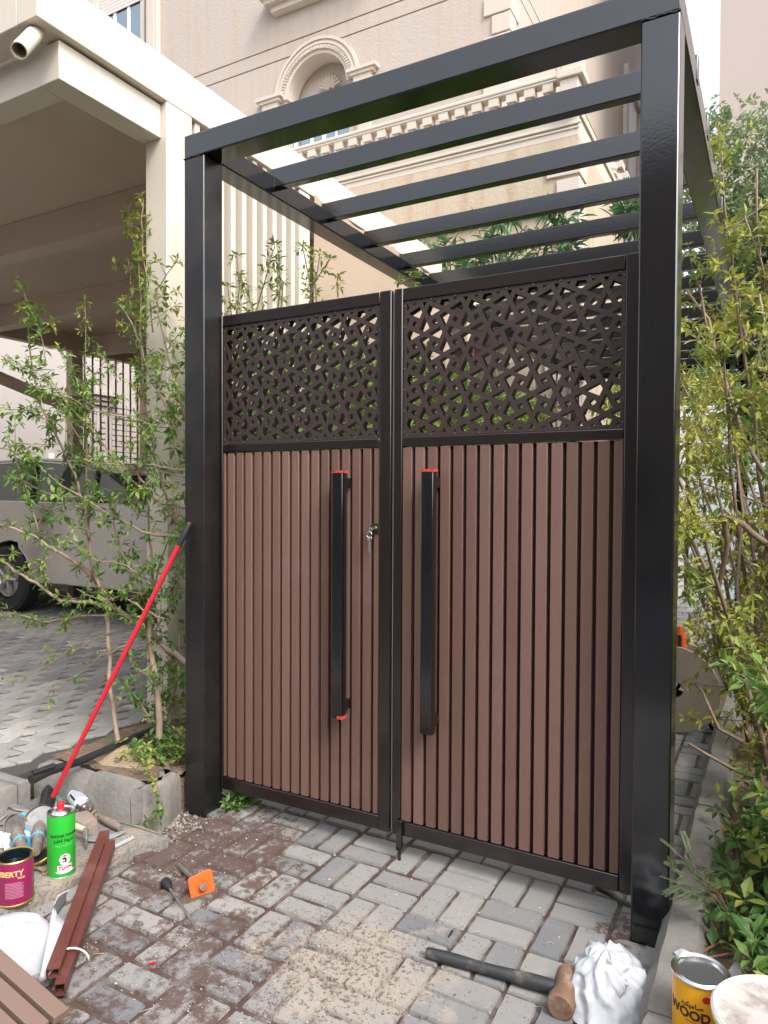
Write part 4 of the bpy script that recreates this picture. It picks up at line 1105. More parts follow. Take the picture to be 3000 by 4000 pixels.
MB().box(XC - .17, .5, 0, XC, .70, FZ0 - .001).build('column', M_cream, cp, bevel=.006)
for y in (4.15, 8.3): MB().box(XC - .17, y, 0, XC, y + .2, FZ0 - .001).build('column', M_cream, cp, bevel=.006)
# slatted screen on the side, between column and net
ss = MB(); y = .745
while y < 1.80:
    ss.box(XC - .11, y, .2, XC - .02, y + .042, FZ0 - .002); y += .108
ss.box(XC - .17, 1.80, .2, XC - .01, 1.93, FZ0 - .002)
for z in (.22, 1.9): ss.box(XC - .14, .701, z, XC - .112, 1.80, z + .05)
ss.build('screen', M_cream, cp, bevel=.002)
# shade net stretched behind the pergola
nm = MB(); vs = []; nx_, nz_ = 60, 24
for i in range(nx_ + 1):
    y = 1.95 + 2.55 * i / nx_
    top = FZ0 + .02 - .045 * abs(sin(i * pi / 10)) - .03 * noise.noise(Vector((y * 3, 0, 0)))
    for k in range(nz_ + 1):
        z = .25 + (top - .25) * k / nz_
        vs.append((XC + .015 + .02 * noise.noise(Vector((y * 2, z * 1.5, 2))), y, z))
nm.add(vs, [(i * (nz_ + 1) + k, (i + 1) * (nz_ + 1) + k, (i + 1) * (nz_ + 1) + k + 1, i * (nz_ + 1) + k + 1) for i in range(nx_) for k in range(nz_)])
o = nm.build('shade_net', M_net, smooth=True); tag(o, 'beige shade net with wavy top edge tied below the cream fascia', 'shade net')
# drain spout
P0, P1 = on(1, -.21, 150, 118), on(1, -.43, 74, 198)
ds = MB(); ax = (P1 - P0); L_ = ax.length
ds.lathe([(.036, 0), (.036, L_), (.031, L_), (.031, .02), (.0, .02)], frame_at(P0, ax), 20)
ds.build('drain_spout', M_cream, cp, smooth='auto')
# dim lights recessed in the second cross beam
rl = MB()
for x in (-2.2, -4.6): rl.lathe([(0, 3.352), (.045, 3.352), (.055, 3.357)], Matrix.Translation((x, 2.5, 0)), 14)
rl.build('downlight', M_steel, cp)
# far side of the carport: beam, columns, slats, sloping brace
FX = -5.6
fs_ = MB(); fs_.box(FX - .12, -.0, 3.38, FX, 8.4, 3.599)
for y in (1.9, 3.72, 4.95): fs_.box(FX - .12, y, 0, FX, y + .16, 3.379)
fs_.build('far_frame', M_creamd, cp)
sl_ = MB(); y = 3.93
while y < 4.9:
    sl_.box(FX - .05, y, .15, FX - .035, y + .020, 3.375); y += .128
sl_.build('far_screen', mat('brown_slat', (.22, .16, .13), .7), cp)
br = MB(); A_, B_ = XP(-60, 1450, FX + .06), XP(335, 1618, FX + .06)
d = (B_ - A_).normalized(); M_ = Matrix.Translation(A_) @ Matrix(((0, 0, 1, 0), (1, 0, 0, 0), (0, 1, 0, 0), (0, 0, 0, 1)))
br.tube([A_, B_], .075, 4); br.build('sloping_brace', M_creamd, cp)

# white house across the driveway
wh = thing('white_house', 'pale house wall with arched niche seen through the carport', 'building', (-9, 6, 0))
HX = -8.2
MB().box(HX - .5, -2, 0, HX, 14, 7).build('wall', M_housew, wh)
dc = MB()
# pilaster, capital, arch
for y0_ in (6.1, 8.6):
    dc.box(HX + .001, y0_, 0, HX + .07, y0_ + .32, 3.1); dc.box(HX + .07, y0_ + .06, .2, HX + .11, y0_ + .26, 3.0)
    for k in range(26): dc.box(HX + .11, y0_ + .11, .3 + k * .10, HX + .13, y0_ + .21, .3 + k * .10 + .06)
    for k, e in enumerate((.05, .1, .16)): dc.box(HX + .001, y0_ - e, 3.101 + k * .08, HX + .08 + e, y0_ + .32 + e, 3.175 + k * .08)
n_ = 20; vs = []
for i in range(n_ + 1):
    a = pi * i / n_
    for r_, x in ((1.12, HX + .001), (1.12, HX + .09), (1.40, HX + .13), (1.40, HX + .001)): vs.append((x, 7.51 + r_ * cos(a), 3.35 + r_ * sin(a)))
dc.add(vs, [(i * 4 + k, i * 4 + (k + 1) % 4, i * 4 + 4 + (k + 1) % 4, i * 4 + 4 + k) for i in range(n_) for k in range(4)])
for j in range(30):     # quilted stone panels
    for k in range(6): dc.box(HX + .001, 6.55 + k * .33, .2 + j * .10, HX + .025, 6.55 + k * .33 + .30, .2 + j * .10 + .085)
dc.build('ornament', M_housew, wh, bevel=.006)
MB().box(HX + .001, 5.25, 1.95, HX + .03, 5.35, 2.2).build('switch_box', M_white, wh)
ww = MB(); ww.box(HX + .001, 3.8, 0, HX + .02, 4.25, 2.9); ww.build('doorway', M_rubber, wh)
MB().box(HX + .001, 3.55, 0, HX + .06, 3.79, 3.1).build('door_jamb', M_trim, wh)

# ------------------------------------------------------------ car under the carport
car = thing('parked_car', 'champagne grey car parked sideways under the carport behind the branches', 'car', (-5, 3.3, DZ))
CYF, CYB = 2.62, 4.35      # near side, far side
def cx(px): return YP(px, 1900, CYF).x
side = [(-7.35, .55), (-7.30, 1.08), (-7.15, 1.27), (-6.9, 1.31), (-3.05, 1.27), (-2.15, 1.16), (-1.75, .98), (-1.68, .62), (-1.75, .42), (-2.05, .40)]
def wheel_arch(xc, r_): return [(xc + r_ * cos(a), .36 + r_ * sin(a)) for a in [pi * i / 10 for i in range(11)]]
WX1, WX2 = -5.35, -2.62
bot = [(-2.05, .40)] + [(WX2 + .43 * cos(a), .40 + .43 * sin(a)) for a in [pi * i / 10 for i in range(11)]] + [(-3.1, .38), (-4.9, .38)] + [(WX1 + .43 * cos(a), .40 + .43 * sin(a)) for a in [pi * i / 10 for i in range(11)]] + [(-5.82, .39), (-7.2, .42)]
poly = side[:-1] + bot
body = MB()
n_ = len(poly); vs = []
for y, k in ((CYF + .07, 1), (CYF, 0), (CYF + .02, 0), (CYB - .02, 0), (CYB, 0)):
    for (x, z) in poly: vs.append((x, y, z + DZ))
secs = []
lay = [(CYF + .10, .0), (CYF + .02, .0), (CYB - .02, .0), (CYB - .10, .0)]
vs = []
for y, _ in [(CYF + .0, 0), (CYB, 0)]:
    for (x, z) in poly:
        yy = y
        if z > .8: yy = y + (.05 if y == CYF else -.05)
        if z < .35: yy = y + (.03 if y == CYF else -.03)
        vs.append((x, yy, z + DZ))
fs = [tuple(range(n_)), tuple(range(n_, 2 * n_))[::-1]] + [(k, n_ + k, n_ + (k + 1) % n_, (k + 1) % n_) for k in range(n_)]
body.add(vs, fs)
body.build('body', M_carp, car, bevel=.02)
# greenhouse: glass volume with painted roof
gh = [(-7.0, 1.28), (-6.7, 1.62), (-6.2, 1.74), (-5.2, 1.78), (-4.3, 1.72), (-3.75, 1.58), (-3.05, 1.25)]
gm_ = MB(); vs = []
for s in (0, 1):
    for (x, z) in gh:
        ins = .07 + (z - 1.25) * .28; vs.append((x, (CYF + ins) if s == 0 else (CYB - ins), z + DZ))
n_ = len(gh); fs = [tuple(range(n_)), tuple(range(n_, 2 * n_))[::-1]] + [(k, n_ + k, n_ + (k + 1) % n_, (k + 1) % n_) for k in range(n_)]
gm_.add(vs, fs); gm_.build('glass', M_carg, car)
rf = MB()
for i in range(1, len(gh) - 2):   # roof skin strip
    (x0, z0_), (x1_, z1_) = gh[i], gh[i + 1]
    i0, i1 = .07 + (z0_ - 1.25) * .28, .07 + (z1_ - 1.25) * .28
    t = .02; rf.add([(x0, CYF + i0 - .015, z0_ + DZ - .03), (x1_, CYF + i1 - .015, z1_ + DZ - .03), (x1_, CYF + i1 + .02, z1_ + DZ + t), (x0, CYF + i0 + .02, z0_ + DZ + t),
             (x0, CYB - i0 + .015, z0_ + DZ - .03), (x1_, CYB - i1 + .015, z1_ + DZ - .03), (x1_, CYB - i1 - .02, z1_ + DZ + t), (x0, CYB - i0 - .02, z0_ + DZ + t)],
            [(0, 1, 2, 3), (3, 2, 6, 7), (4, 7, 6, 5), (0, 3, 7, 4), (1, 5, 6, 2), (0, 4, 5, 1)])
rf.build('roof', M_carp, car)
pl_ = MB()
def bar_side(xa, za, xb, zb, w_=.03, M=0):
    for s in (0, 1):
        ia, ib_ = .06 + (za - 1.25) * .28, .06 + (zb - 1.25) * .28
        A_ = Vector((xa, CYF + ia if s == 0 else CYB - ia, za + DZ)); B_ = Vector((xb, CYF + ib_ if s == 0 else CYB - ib_, zb + DZ)); pl_.tube([A_, B_], w_, 6)
bar_side(-3.75, 1.58, -3.05, 1.25, .03); bar_side(-5.0, 1.27, -5.05, 1.75, .035); bar_side(-6.35, 1.27, -6.45, 1.68, .04); bar_side(-3.95, 1.27, -3.98, 1.62, .022); bar_side(-7.0, 1.28, -6.7, 1.62, .04)
pl_.build('pillars', M_rubber, car)
mi_ = MB(); mi_.lathe([(0, -.08), (.06, -.06), (.075, 0), (.06, .05), (0, .06)], Matrix.Translation((-4.05, CYF - .07, 1.37 + DZ)) @ Matrix.Diagonal((1.3, .8, .9, 1)), 12); mi_.build('mirror', M_carp, car, smooth=True)
dl = MB()
for x in (-3.95, -5.05): dl.box(x - .004, CYF + .0, .52 + DZ, x + .004, CYF + .003, .80 + DZ)
for x in (-4.75, -6.0): dl.box(x - .10, CYF - .025, 1.06 + DZ, x + .10, CYF - .0, 1.09 + DZ)
dl.build('door_trim', M_rubber, car)
for xc in (WX1, WX2):
    for yc in (CYF + .11, CYB - .11):
        wt_ = MB(); wt_.lathe([(.22, -.10), (.35, -.105), (.385, -.08), (.385, .08), (.35, .105), (.22, .10)], frame_at((xc, yc, .385 + DZ), (0, 1, 0)), 28)
        wo = wt_.build('wheel', M_tyre, car, smooth='auto')
        rm = MB(); rm.lathe([(0, -.07), (.05, -.08), (.06, -.06), (.18, -.05), (.205, -.09), (.205, .09), (0, .08)], frame_at((xc, yc, .385 + DZ), (0, 1, 0)), 20)
        for q in range(5):
            a = 2 * pi * q / 5; rm.tube([(xc + .03 * cos(a), yc - .085, .385 + DZ + .03 * sin(a)), (xc + .19 * cos(a), yc - .09, .385 + DZ + .19 * sin(a))], [.03, .02], 6)
        rm.build('rim', M_steel, wo, smooth='auto')
MB().box(-7.1, CYF + .25, .38 + DZ, -1.9, CYB - .25, .5 + DZ).build('underbody', M_rubber, car)

# ------------------------------------------------------------ tools on the slab
# broom leaning on the post
bt = YP(742, 2042, -.012); bb_ = G(196, 3135, SZ + .05)
br = thing('broom', 'broom with long red pole leaning on the left gate post', 'broom', (bb_.x, bb_.y, SZ))
d = (bt - bb_).normalized()
pm = MB(); pts = [bb_ + (bt - bb_) * (i / 30) for i in range(31)]
pm.tube(pts, [.0115 + (.0008 if 12 < i < 15 else 0) for i in range(31)], 12); pm.build('pole', M_red, br, smooth='auto')
gpm = MB(); gpm.tube([bt - d * .115, bt - d * .01, bt + d * .002], [.0135, .0145, .010], 12); gpm.tube([bb_ - d * .03, bb_ + d * .03], [.018, .0145], 12); 
gpm.build('grip', M_rubber, br, smooth='auto')
hA, hB = G(190, 3085, SZ + .03), G(172, 3180, SZ + .03)
hd = (hB - hA); hx = hd.normalized(); M_ = Matrix.Translation((hA + hB) / 2) @ Matrix((hx, Vector((0, 0, 1)).cross(hx), Vector((0, 0, 1)))).transposed().to_4x4() @ Matrix.Rotation(rad(-35), 4, 'X')
MB().box(-.15, -.022, -.03, .15, .03, .03, M=M_).build('head', M_rubber, br, bevel=.008)
bs = MB(); r1 = random.Random(9)
for _ in range(420):
    x = r1.uniform(-.145, .145); y = r1.uniform(.02, .032); z = r1.uniform(-.026, .026)
    a = M_ @ Vector((x, y, z)); b = M_ @ Vector((x * 1.08 + r1.uniform(-.01, .01), y + .055, z * 1.3 + r1.uniform(-.01, .0)))
    bs.tube([a, b], [.0011, .0007], 3)
bs.build('bristles', mat('teal_bristles', (.16, .36, .33), .7), br)

def upright(P, th=0): return Matrix.Translation(P) @ Matrix.Rotation(th, 4, 'Z')
def tocam(P): return math.atan2(CP.y - P.y, CP.x - P.x)
def wrap(P, th, R, z0):
    def f(x, y, z):
        a = th + x / R; r_ = R + .0004 + z
        return Vector((P.x + r_ * cos(a), P.y + r_ * sin(a), P.z + z0 + y))
    return f
def patch(mb, P, th, R, x0, z0, x1, z1, mi, lift=.0004, n_=14, shape='rect'):
    vs = []; fs = []
    if shape == 'rect':
        for i in range(n_ + 1):
            a = th + (x0 + (x1 - x0) * i / n_) / R
            for z in (z0, z1): vs.append((P.x + (R + lift) * cos(a), P.y + (R + lift) * sin(a), P.z + z))
        fs = [(2 * i, 2 * i + 2, 2 * i + 3, 2 * i + 1) for i in range(n_)]
    else:
        cx_, cz_, rx, rz = (x0 + x1) / 2, (z0 + z1) / 2, (x1 - x0) / 2, (z1 - z0) / 2
        K = 8
        for i in range(K + 1):
            t = -1 + 2 * i / K; hh = math.sqrt(max(0, 1 - t * t)) * rz; a = th + (cx_ + t * rx) / R
            for z in (cz_ - hh, cz_ + hh): vs.append((P.x + (R + lift) * cos(a), P.y + (R + lift) * sin(a), P.z + z))
        fs = [(2 * i, 2 * i + 2, 2 * i + 3, 2 * i + 1) for i in range(K)]
    mb.add(vs, fs, mi)
# green thinner can
P = G(240, 3408, SZ); th = tocam(P); R = .050; Hc = .238
gc = thing('thinner_can', 'green thinner can with red cap and white bird badge', 'can', P)
MB().lathe([(0, .001), (R - .002, .0), (R, .003), (R, Hc - .004), (R, Hc - .003)], upright(P), 48).build('can_body', M_green, gc, smooth='auto')
MB().lathe([(R, Hc - .003), (R + .0015, Hc - .001), (R + .0015, Hc + .002), (R - .002, Hc + .003), (R - .007, Hc - .002), (.035, Hc - .003), (.030, Hc + .004), (.018, Hc + .010), (0, Hc + .010)], upright(P), 48).build('can_top', M_tinmetal, gc, smooth='auto')
MB().lathe([(.0145, Hc + .010), (.0145, Hc + .012), (.0135, Hc + .034), (.012, Hc + .036), (0, Hc + .036)], upright(P + Vector((-.003, .0, 0))), 20).build('cap', M_red, gc, smooth='auto')
MB().lathe([(R, .0), (R + .0012, .001), (R + .0012, .003), (R, .004)], upright(P), 48).build('bottom_rim', M_tinmetal, gc)
lb = MB()
text_mesh(lb, 'QUICKER THINNER', .0125, wrap(P, th + .25, R, .158), 0, .0003, .0004)
text_mesh(lb, '\uFE8A\uFE8E\uFED4\uFEDB \uFE8E\uFECC\uFBE7\uFEAE\uFEB3', .016, wrap(P, th + .2, R, .140), 0, .0003, .0005)
patch(lb, P, th, R, -.008, .050, .034, .092, 1, .0003, shape='oval'); patch(lb, P, th, R, -.022, .018, .050, .032, 1, .00035, shape='oval'); patch(lb, P, th, R, -.014, .028, .040, .050, 1, .0003)
patch(lb, P, th, R, .004, .082, .020, .088, 2, .0006, shape='oval'); patch(lb, P, th, R, .002, .071, .018, .080, 0, .0007, shape='oval'); patch(lb, P, th, R, .012, .058, .019, .076, 0, .0008, shape='oval')
patch(lb, P, th, R, .022, .068, .030, .076, 3, .0006, shape='oval'); patch(lb, P, th, R, .004, .060, .012, .067, 2, .0006, shape='oval')
text_mesh(lb, 'Turoc', .021, lambda x, y, z: wrap(P, th + .013 / R, R, .034)(x, y + x * .12, z + .0006), 2, .0003, .0007, .25)
text_mesh(lb, 'MULTI SURFACE', .009, wrap(P, th + .2, R, .122), 4, .0002, .0002)
lb.build('label_print', [M_ink, M_whitel, M_red, M_green, mat('faint_green_ink', (.12, .55, .13), .5)], gc)
# purple paint tin
P = G(60, 3512, SZ); th = tocam(P); R = .0605; Hc = .158
pt_ = thing('paint_tin', 'open purple paint tin with gold rims and black paint inside', 'paint tin', P)
MB().lathe([(0, .004), (R - .001, .004), (R, .006), (R, Hc)], upright(P), 48).build('can_body', M_purple, pt_, smooth='auto')
MB().lathe([(R + .0002, .0), (R + .003, .002), (R + .003, .007), (R + .0003, .009)], upright(P), 48).build('bottom_rim', M_gold, pt_, smooth='auto')
MB().lathe([(R + .0002, Hc - .006), (R + .0025, Hc - .003), (R + .003, Hc), (R + .001, Hc + .003), (R - .003, Hc + .001), (R - .004, Hc - .004)], upright(P), 48).build('top_rim', M_gold, pt_, smooth='auto')
MB().lathe([(R - .003, Hc + .0005), (R - .012, Hc - .002), (R - .013, Hc - .03), (0, Hc - .035)], upright(P), 48).build('paint_inside', mat('wet_black_paint', (.006, .01, .014), .15), pt_, smooth='auto')
lb = MB(); text_mesh(lb, 'LIBERTY', .026, wrap(P, th - .02 / R, R, .110), 0, .0003, .0008)
text_mesh(lb, 'Paints', .010, wrap(P, th + .020 / R, R, .099), 0, .0002, .0002)
r1 = random.Random(4)
for k in range(11): patch(lb, P, th, R, -.034, .034 + k * .0052, .028 - (r1.uniform(0, .012) if k % 3 else 0), .0358 + k * .0052, 1)
lb.build('label_print', [M_goldink, M_pinkink], pt_)
# paint lid
P = G(163, 3365, SZ); M_ = Matrix.Translation(P + Vector((0, 0, .018))) @ Matrix.Rotation(rad(18), 4, 'X') @ Matrix.Rotation(rad(-12), 4, 'Y')
ld = thing('tin_lid', 'round paint tin lid with black inside lying behind the purple tin', 'lid', P)
MB().lathe([(0, .0), (.044, .0), (.046, .004)], M_, 36).build('disc', mat('dried_black_paint', (.02, .018, .016), .6), ld)
MB().lathe([(.046, -.004), (.052, -.002), (.0525, .006), (.049, .009), (.046, .004)], M_, 36).build('rim', M_gold, ld, smooth='auto')
# opener bar / wrench
P0, P1 = G(128, 3390, SZ + .01), G(176, 3405, SZ + .01)
ob = MB(); ob.tube([P0, P0.lerp(P1, .5) + Vector((0, 0, .006)), P1], [.006, .005, .007], 8); ob.lathe([(.006, -.005), (.014, -.005), (.014, .005), (.006, .005), (.006, -.005)], Matrix.Translation(P1 + Vector((.004, 0, .0))) @ Matrix.Rotation(rad(50), 4, 'X'), 16)
o = ob.build('wrench', M_rust, smooth='auto'); tag(o, 'short grimy ring wrench between purple tin and green can', 'wrench')
# spray can lying
P1 = G(330, 3155, SZ + .037) ; P0 = G(262, 3140, SZ + .037)
ax = (P1 - P0).normalized(); ax = (ax + Vector((.35, -.75, 0)) * .9).normalized(); P0 = P1 - ax * .16
sp = thing('spray_can', 'white spray paint can lying on its side by the kerb', 'spray can', (P0.x, P0.y, SZ))
Ms = frame_at(P0, ax); R = .036
MB().lathe([(0, 0), (R - .002, 0), (R, .003), (R, .15)], Ms, 36).build('can_body', M_whitel, sp, smooth='auto')
MB().lathe([(R, .15), (R + .002, .152), (R + .002, .156), (R - .001, .158), (R - .010, .170), (.016, .172), (.015, .166), (.010, .166), (.010, .178), (0, .18)], Ms, 36).build('can_top', M_tinmetal, sp, smooth='auto')
lb = MB()
for k, (a0, a1, z0_, z1_, mi) in enumerate(((1.0, 2.2, .02, .12, 0), (2.3, 2.6, .03, .11, 1), (.4, .8, .05, .12, 1))):
    vs = []
    for i in range(9):
        a = a0 + (a1 - a0) * i / 8
        for z in (z0_, z1_): vs.append(Ms @ Vector(((R + .0004) * cos(a), (R + .0004) * sin(a), z)))
    lb.add(vs, [(2 * i, 2 * i + 2, 2 * i + 3, 2 * i + 1) for i in range(8)], mi)
lb.build('label_print', [mat('grey_ink', (.38, .40, .47), .5), M_ink], sp)
# blue sealant tube
P0, P1 = G(98, 3300, SZ + .03), G(92, 3195, SZ + .03)
tb_ = thing('sealant_tube', 'blue and white sealant tube lying behind the purple tin', 'tube', (P0.x, P0.y, SZ))
ax = (P1 - P0); L_ = ax.length; Ms = frame_at(P0, ax); R = .024
MB().lathe([(0, 0), (R, 0), (R, L_ * .92), (R + .002, L_ * .93), (R + .002, L_), (0, L_)], Ms, 28).build('cartridge', M_bluep, tb_, smooth='auto')
lb = MB(); 
for z0_, z1_ in ((.10, .30), (.66, .84)): lb.lathe([(R + .0005, L_ * z0_), (R + .0005, L_ * z1_)], Ms, 28)
lb.build('label_print', M_whitel, tb_)
# angle grinders
def grinder(P0, P1, label, rd=.06, tilt=30):
    t = thing('angle_grinder', label, 'grinder', (P0.x, P0.y, SZ), 'dusty power tools on the slab')
    ax = (P1 - P0); L_ = ax.length; Ms = frame_at(P0, ax)
    MB().lathe([(0, 0), (.016, .002), (.020, .02), (.019, L_ * .35), (.024, L_ * .45), (.026, L_ * .6), (.024, L_ * .85), (.014, L_), (0, L_)], Ms, 20).build('body', M_grime, t, smooth='auto')
    MB().lathe([(.0245, L_ * .44), (.0265, L_ * .46), (.0265, L_ * .50), (.0245, L_ * .52)], Ms, 20).build('collar', M_bluel, t)
    Md = Matrix.Translation(P1 + Vector((0, 0, .01))) @ Matrix.Rotation(rad(tilt), 4, 'X') @ Matrix.Rotation(rad(15), 4, 'Y')
    g_ = MB(); g_.lathe([(.0, -.004), (.018, -.004), (rd, .002), (rd, .004), (.018, .0), (0, .0)], Md, 32); g_.build('disc', M_steel, t, smooth='auto')
    g_ = MB(); vs = []
    for i in range(13):
        a = pi * i / 12 + .6
        for r_, z in ((rd + .004, -.012), (rd + .006, .012)): vs.append(Md @ Vector((r_ * cos(a), r_ * sin(a), z)))
    g_.add(vs, [(2 * i, 2 * i + 2, 2 * i + 3, 2 * i + 1) for i in range(12)]); g_.build('guard', M_grime, t, smooth=True)
    pl = MB(); q = P0 + ax * .35; pl.tube([q + Vector((.0, -.002, .020)), q + ax * .22 + Vector((.0, -.002, .021))], .006, 8); pl.build('switch', M_bluel, t)
    return t
grinder(G(140, 3330, SZ + .05), G(155, 3215, SZ + .06), 'brown grimy angle grinder with disc up, left of the green can', .062, 40)
grinder(G(95, 3335, SZ + .075), G(62, 3240, SZ + .075), 'dusty angle grinder lying on the blue sealant tube', .045, 70)
o = MB()
P = G(20, 3310, SZ); o.box(-.028, -.012, 0, .028, .012, .062, M=upright(P, .5)); o.tube([P + Vector((0, 0, .03)), P + Vector((.06, -.03, .02))], .012, 10)
o = o.build('glue_gun', M_whitel, bevel=.006); tag(o, 'small white plastic tool at the left frame edge behind the purple tin', 'tool')
o = MB(); P = G(55, 3330, SZ); o.tube([P + Vector((-.05, .05, .03)), P + Vector((.03, -.02, .035))], [.02, .016], 12)
o = o.build('tool_handle', M_bluel, smooth='auto'); tag(o, 'dull blue tool handle lying between tin and sealant tube', 'tool')
# brick fragment, hammer, knife, trowel blade
P = G(322, 3235, SZ)
o = rough_block('stone_lump', [(P.x - .08, P.y - .03), (P.x + .06, P.y - .045), (P.x + .075, P.y + .02), (P.x - .03, P.y + .05)], SZ - .01, SZ + .055, mat('grey_brown_stone', (.25, .2, .165), .95, bump=(40, .5, .01)), .006, .012, 77, .02); tag(o, 'brownish broken stone lump behind the green can', 'stone')
hm = thing('hammer', 'claw hammer with pale wooden handle behind the green can', 'hammer', P)
A_, B_ = G(285, 3225, SZ + .065), G(330, 3240, SZ + .06)
MB().tube([A_, A_.lerp(B_, .5), B_], [.013, .014, .010], 10).build('handle', mat('pale_wood', (.55, .44, .30), .6), hm, smooth='auto')
hmh = MB(); hmh.tube([B_, B_ + Vector((.012, 0, 0)), G(338, 3280, SZ + .04), G(336, 3310, SZ + .01)], [.009, .011, .007, .004], 8); hmh.build('head', M_steel, hm, smooth='auto')
kn = thing('scraper', 'old scraper with worn wooden handle lying by the kerb', 'scraper', P)
A_, B_ = G(395, 3195, SZ + .02), G(470, 3235, SZ + .018)
MB().tube([A_, A_.lerp(B_, .3), A_.lerp(B_, .8), B_], [.012, .017, .017, .013], 12).build('handle', M_grime, kn, smooth='auto')
MB().tube([A_, A_ + (A_ - B_) * .3, G(360, 3160, SZ + .01)], [.006, .004, .003], 8).build('shaft', M_steel, kn, smooth='auto')
tw = thing('trowel', 'leaf-shaped mason trowel blade lying on the sand', 'trowel', G(410, 3275, SZ))
A_, B_ = G(338, 3285, SZ + .008), G(492, 3250, SZ + .008); c_ = (A_ + B_) / 2; u = (B_ - A_) / 2; v = Vector((0, 0, 1)).cross(u).normalized() * u.length * .33
bl_ = MB(); K = 20; ring = []
for i in range(K): a = 2 * pi * i / K; ring.append(c_ + u * cos(a) + v * sin(a) * (1 - .25 * cos(a)) + Vector((0, 0, .004 * cos(2 * a))))
bl_.add(ring + [p + Vector((0, 0, .002)) for p in ring], [tuple(range(K))[::-1], tuple(range(K, 2 * K))] + [(k, (k + 1) % K, K + (k + 1) % K, K + k) for k in range(K)])
bl_.build('blade', mat('zinc_steel', (.42, .44, .46), .45, metal=.5, noise_=[(30, (.3, .27, .23), .5, .7, .8)]), tw)
MB().tube([A_, A_ + Vector((0, 0, .03)), A_ + Vector((-.03, .01, .045))], .004, 6).build('tang', M_steel, tw)
# flat grey steel strip under maroon tubes, wires, mat
A_, B_ = G(445, 3310, SZ + .005), G(520, 3272, SZ + .005)
o = MB().tube([A_, B_], [.010, .010], 4).build('flat_bar', mat('pale_grey_steel', (.33, .34, .36), .5)); tag(o, 'pale grey flat bar lying beside the maroon tube ends', 'steel bar')
o = MB(); P0 = G(-60, 3300, SZ + .002); vs = [G(-80, 3150, SZ + .004), G(60, 3140, SZ + .004), G(118, 3165, SZ + .004), G(100, 3222, SZ + .004), G(-80, 3225, SZ + .004)]
o.add(list(vs) + [v + Vector((0, 0, .004)) for v in vs], [(0, 1, 2, 3, 4)[::-1], (5, 6, 7, 8, 9)] + [(k, (k + 1) % 5, 5 + (k + 1) % 5, 5 + k) for k in range(5)])
o = o.build('rubber_mat', mat('dusty_sheet', (.17, .17, .17), .8, bump=(30, .5, .01), noise_=[(12, (.28, .26, .24), .5, .7, .8)])); tag(o, 'dusty dark sheet lying on the slab at the left edge', 'sheet')
cb = MB(); cb.tube([G(a, b, SZ + .016) for a, b in ((-20, 3220), (10, 3195), (25, 3185), (20, 3165), (35, 3155), (60, 3162), (112, 3170))], .0045, 8)
o = cb.build('bent_rod', mat('tan_rod', (.33, .25, .19), .6), smooth=True); tag(o, 'bent tan metal rod on the dark sheet', 'rod')
cb = MB(); cb.tube([G(a, b, SZ + .012) for a, b in ((-20, 3225), (30, 3226), (68, 3224))], .003, 6)
o = cb.build('cable', M_rubber); tag(o, 'thin black cable along the front of the dark sheet', 'cable')
cb = MB(); cb.tube([G(a, b, SZ + z) for a, b, z in ((395, 3190, .01), (480, 3215, .006), (560, 3238, .004), (628, 3262, .0))], .0022, 6)
o = cb.build('wire', mat('greenish_wire', (.14, .16, .12), .5)); tag(o, 'thin greenish wire running from the scraper to the slab corner', 'wire')
# short steel offcuts under the spray can
cb = MB(); cb.tube([G(345, 3225, SZ + .012), G(380, 3180, SZ + .03)], .007, 4); cb.tube([G(330, 3200, SZ + .012), G(372, 3165, SZ + .03)], .006, 4)
o = cb.build('offcuts', M_rust); tag(o, 'short rusty steel offcuts beside the spray can', 'scrap')
# black pipe along planter edge
pp = MB(); pts = [G(122, 3046, .245), G(190, 3012, .25), G(310, 2975, .24), G(400, 2935, .24), G(500, 2890, .235), G(600, 2850, .225)]
pp.tube(pts, [.021, .021, .018, .018, .018, .018], 12)
o = pp.build('black_pipe', M_rubber, smooth='auto'); tag(o, 'black plastic pipe lying along the planter edge on the kerb', 'pipe')
pp = MB(); pp.tube([G(128, 3020, .275), G(212, 2990, .275)], .012, 6); o = pp.build('pipe_offcut', M_rubber); tag(o, 'short black strip lying on top of the black pipe', 'pipe')
# maroon steel box tubes: two side by side
def box_tube(A_, B_, w_, h_, name, label, M, wall=.003, group=None):
    d = (B_ - A_); L_ = d.length; x = d.normalized(); y = Vector((0, 0, 1)).cross(x).normalized(); z = x.cross(y)
    M_ = Matrix((x, y, z)).transposed().to_4x4(); M_.translation = A_
    mb = MB()
    mb.box(0, -w_ / 2, 0, L_, -w_ / 2 + wall, h_, M=M_); mb.box(0, w_ / 2 - wall, 0, L_, w_ / 2, h_, M=M_)
    mb.box(0, -w_ / 2 + wall + .0001, .0002, L_ - .0003, w_ / 2 - wall - .0001, wall, M=M_); mb.box(0.0003, -w_ / 2 + wall + .0001, h_ - wall, L_, w_ / 2 - wall - .0001, h_ - .0003, M=M_)
    o = mb.build(name, M); tag(o, label, 'steel tube', group); return o
A_, B_ = G(408, 3272, SZ + .032), G(206, 3822, .050); box_tube(A_, B_, .038, .030, 'steel_tube', 'longer left maroon box tube reaching the slab top', M_maroon, group='maroon box tubes')
A_, B_ = G(434, 3318, SZ + .020), G(234, 3892, .012); 
box_tube(A_, B_, .032, .040, 'steel_tube', 'right maroon box tube with plastic tie near its open end', M_maroon, group='maroon box tubes')
tie = MB(); q = B_.lerp(A_, .16); dq = (A_ - B_).normalized(); sy = Vector((0, 0, 1)).cross(dq).normalized()
tie.tube([q + sy * (.055 * cos(a)) + Vector((0, 0, .012 + .045 * sin(a))) for a in [pi * i / 12 for i in range(13)]], .003, 6)
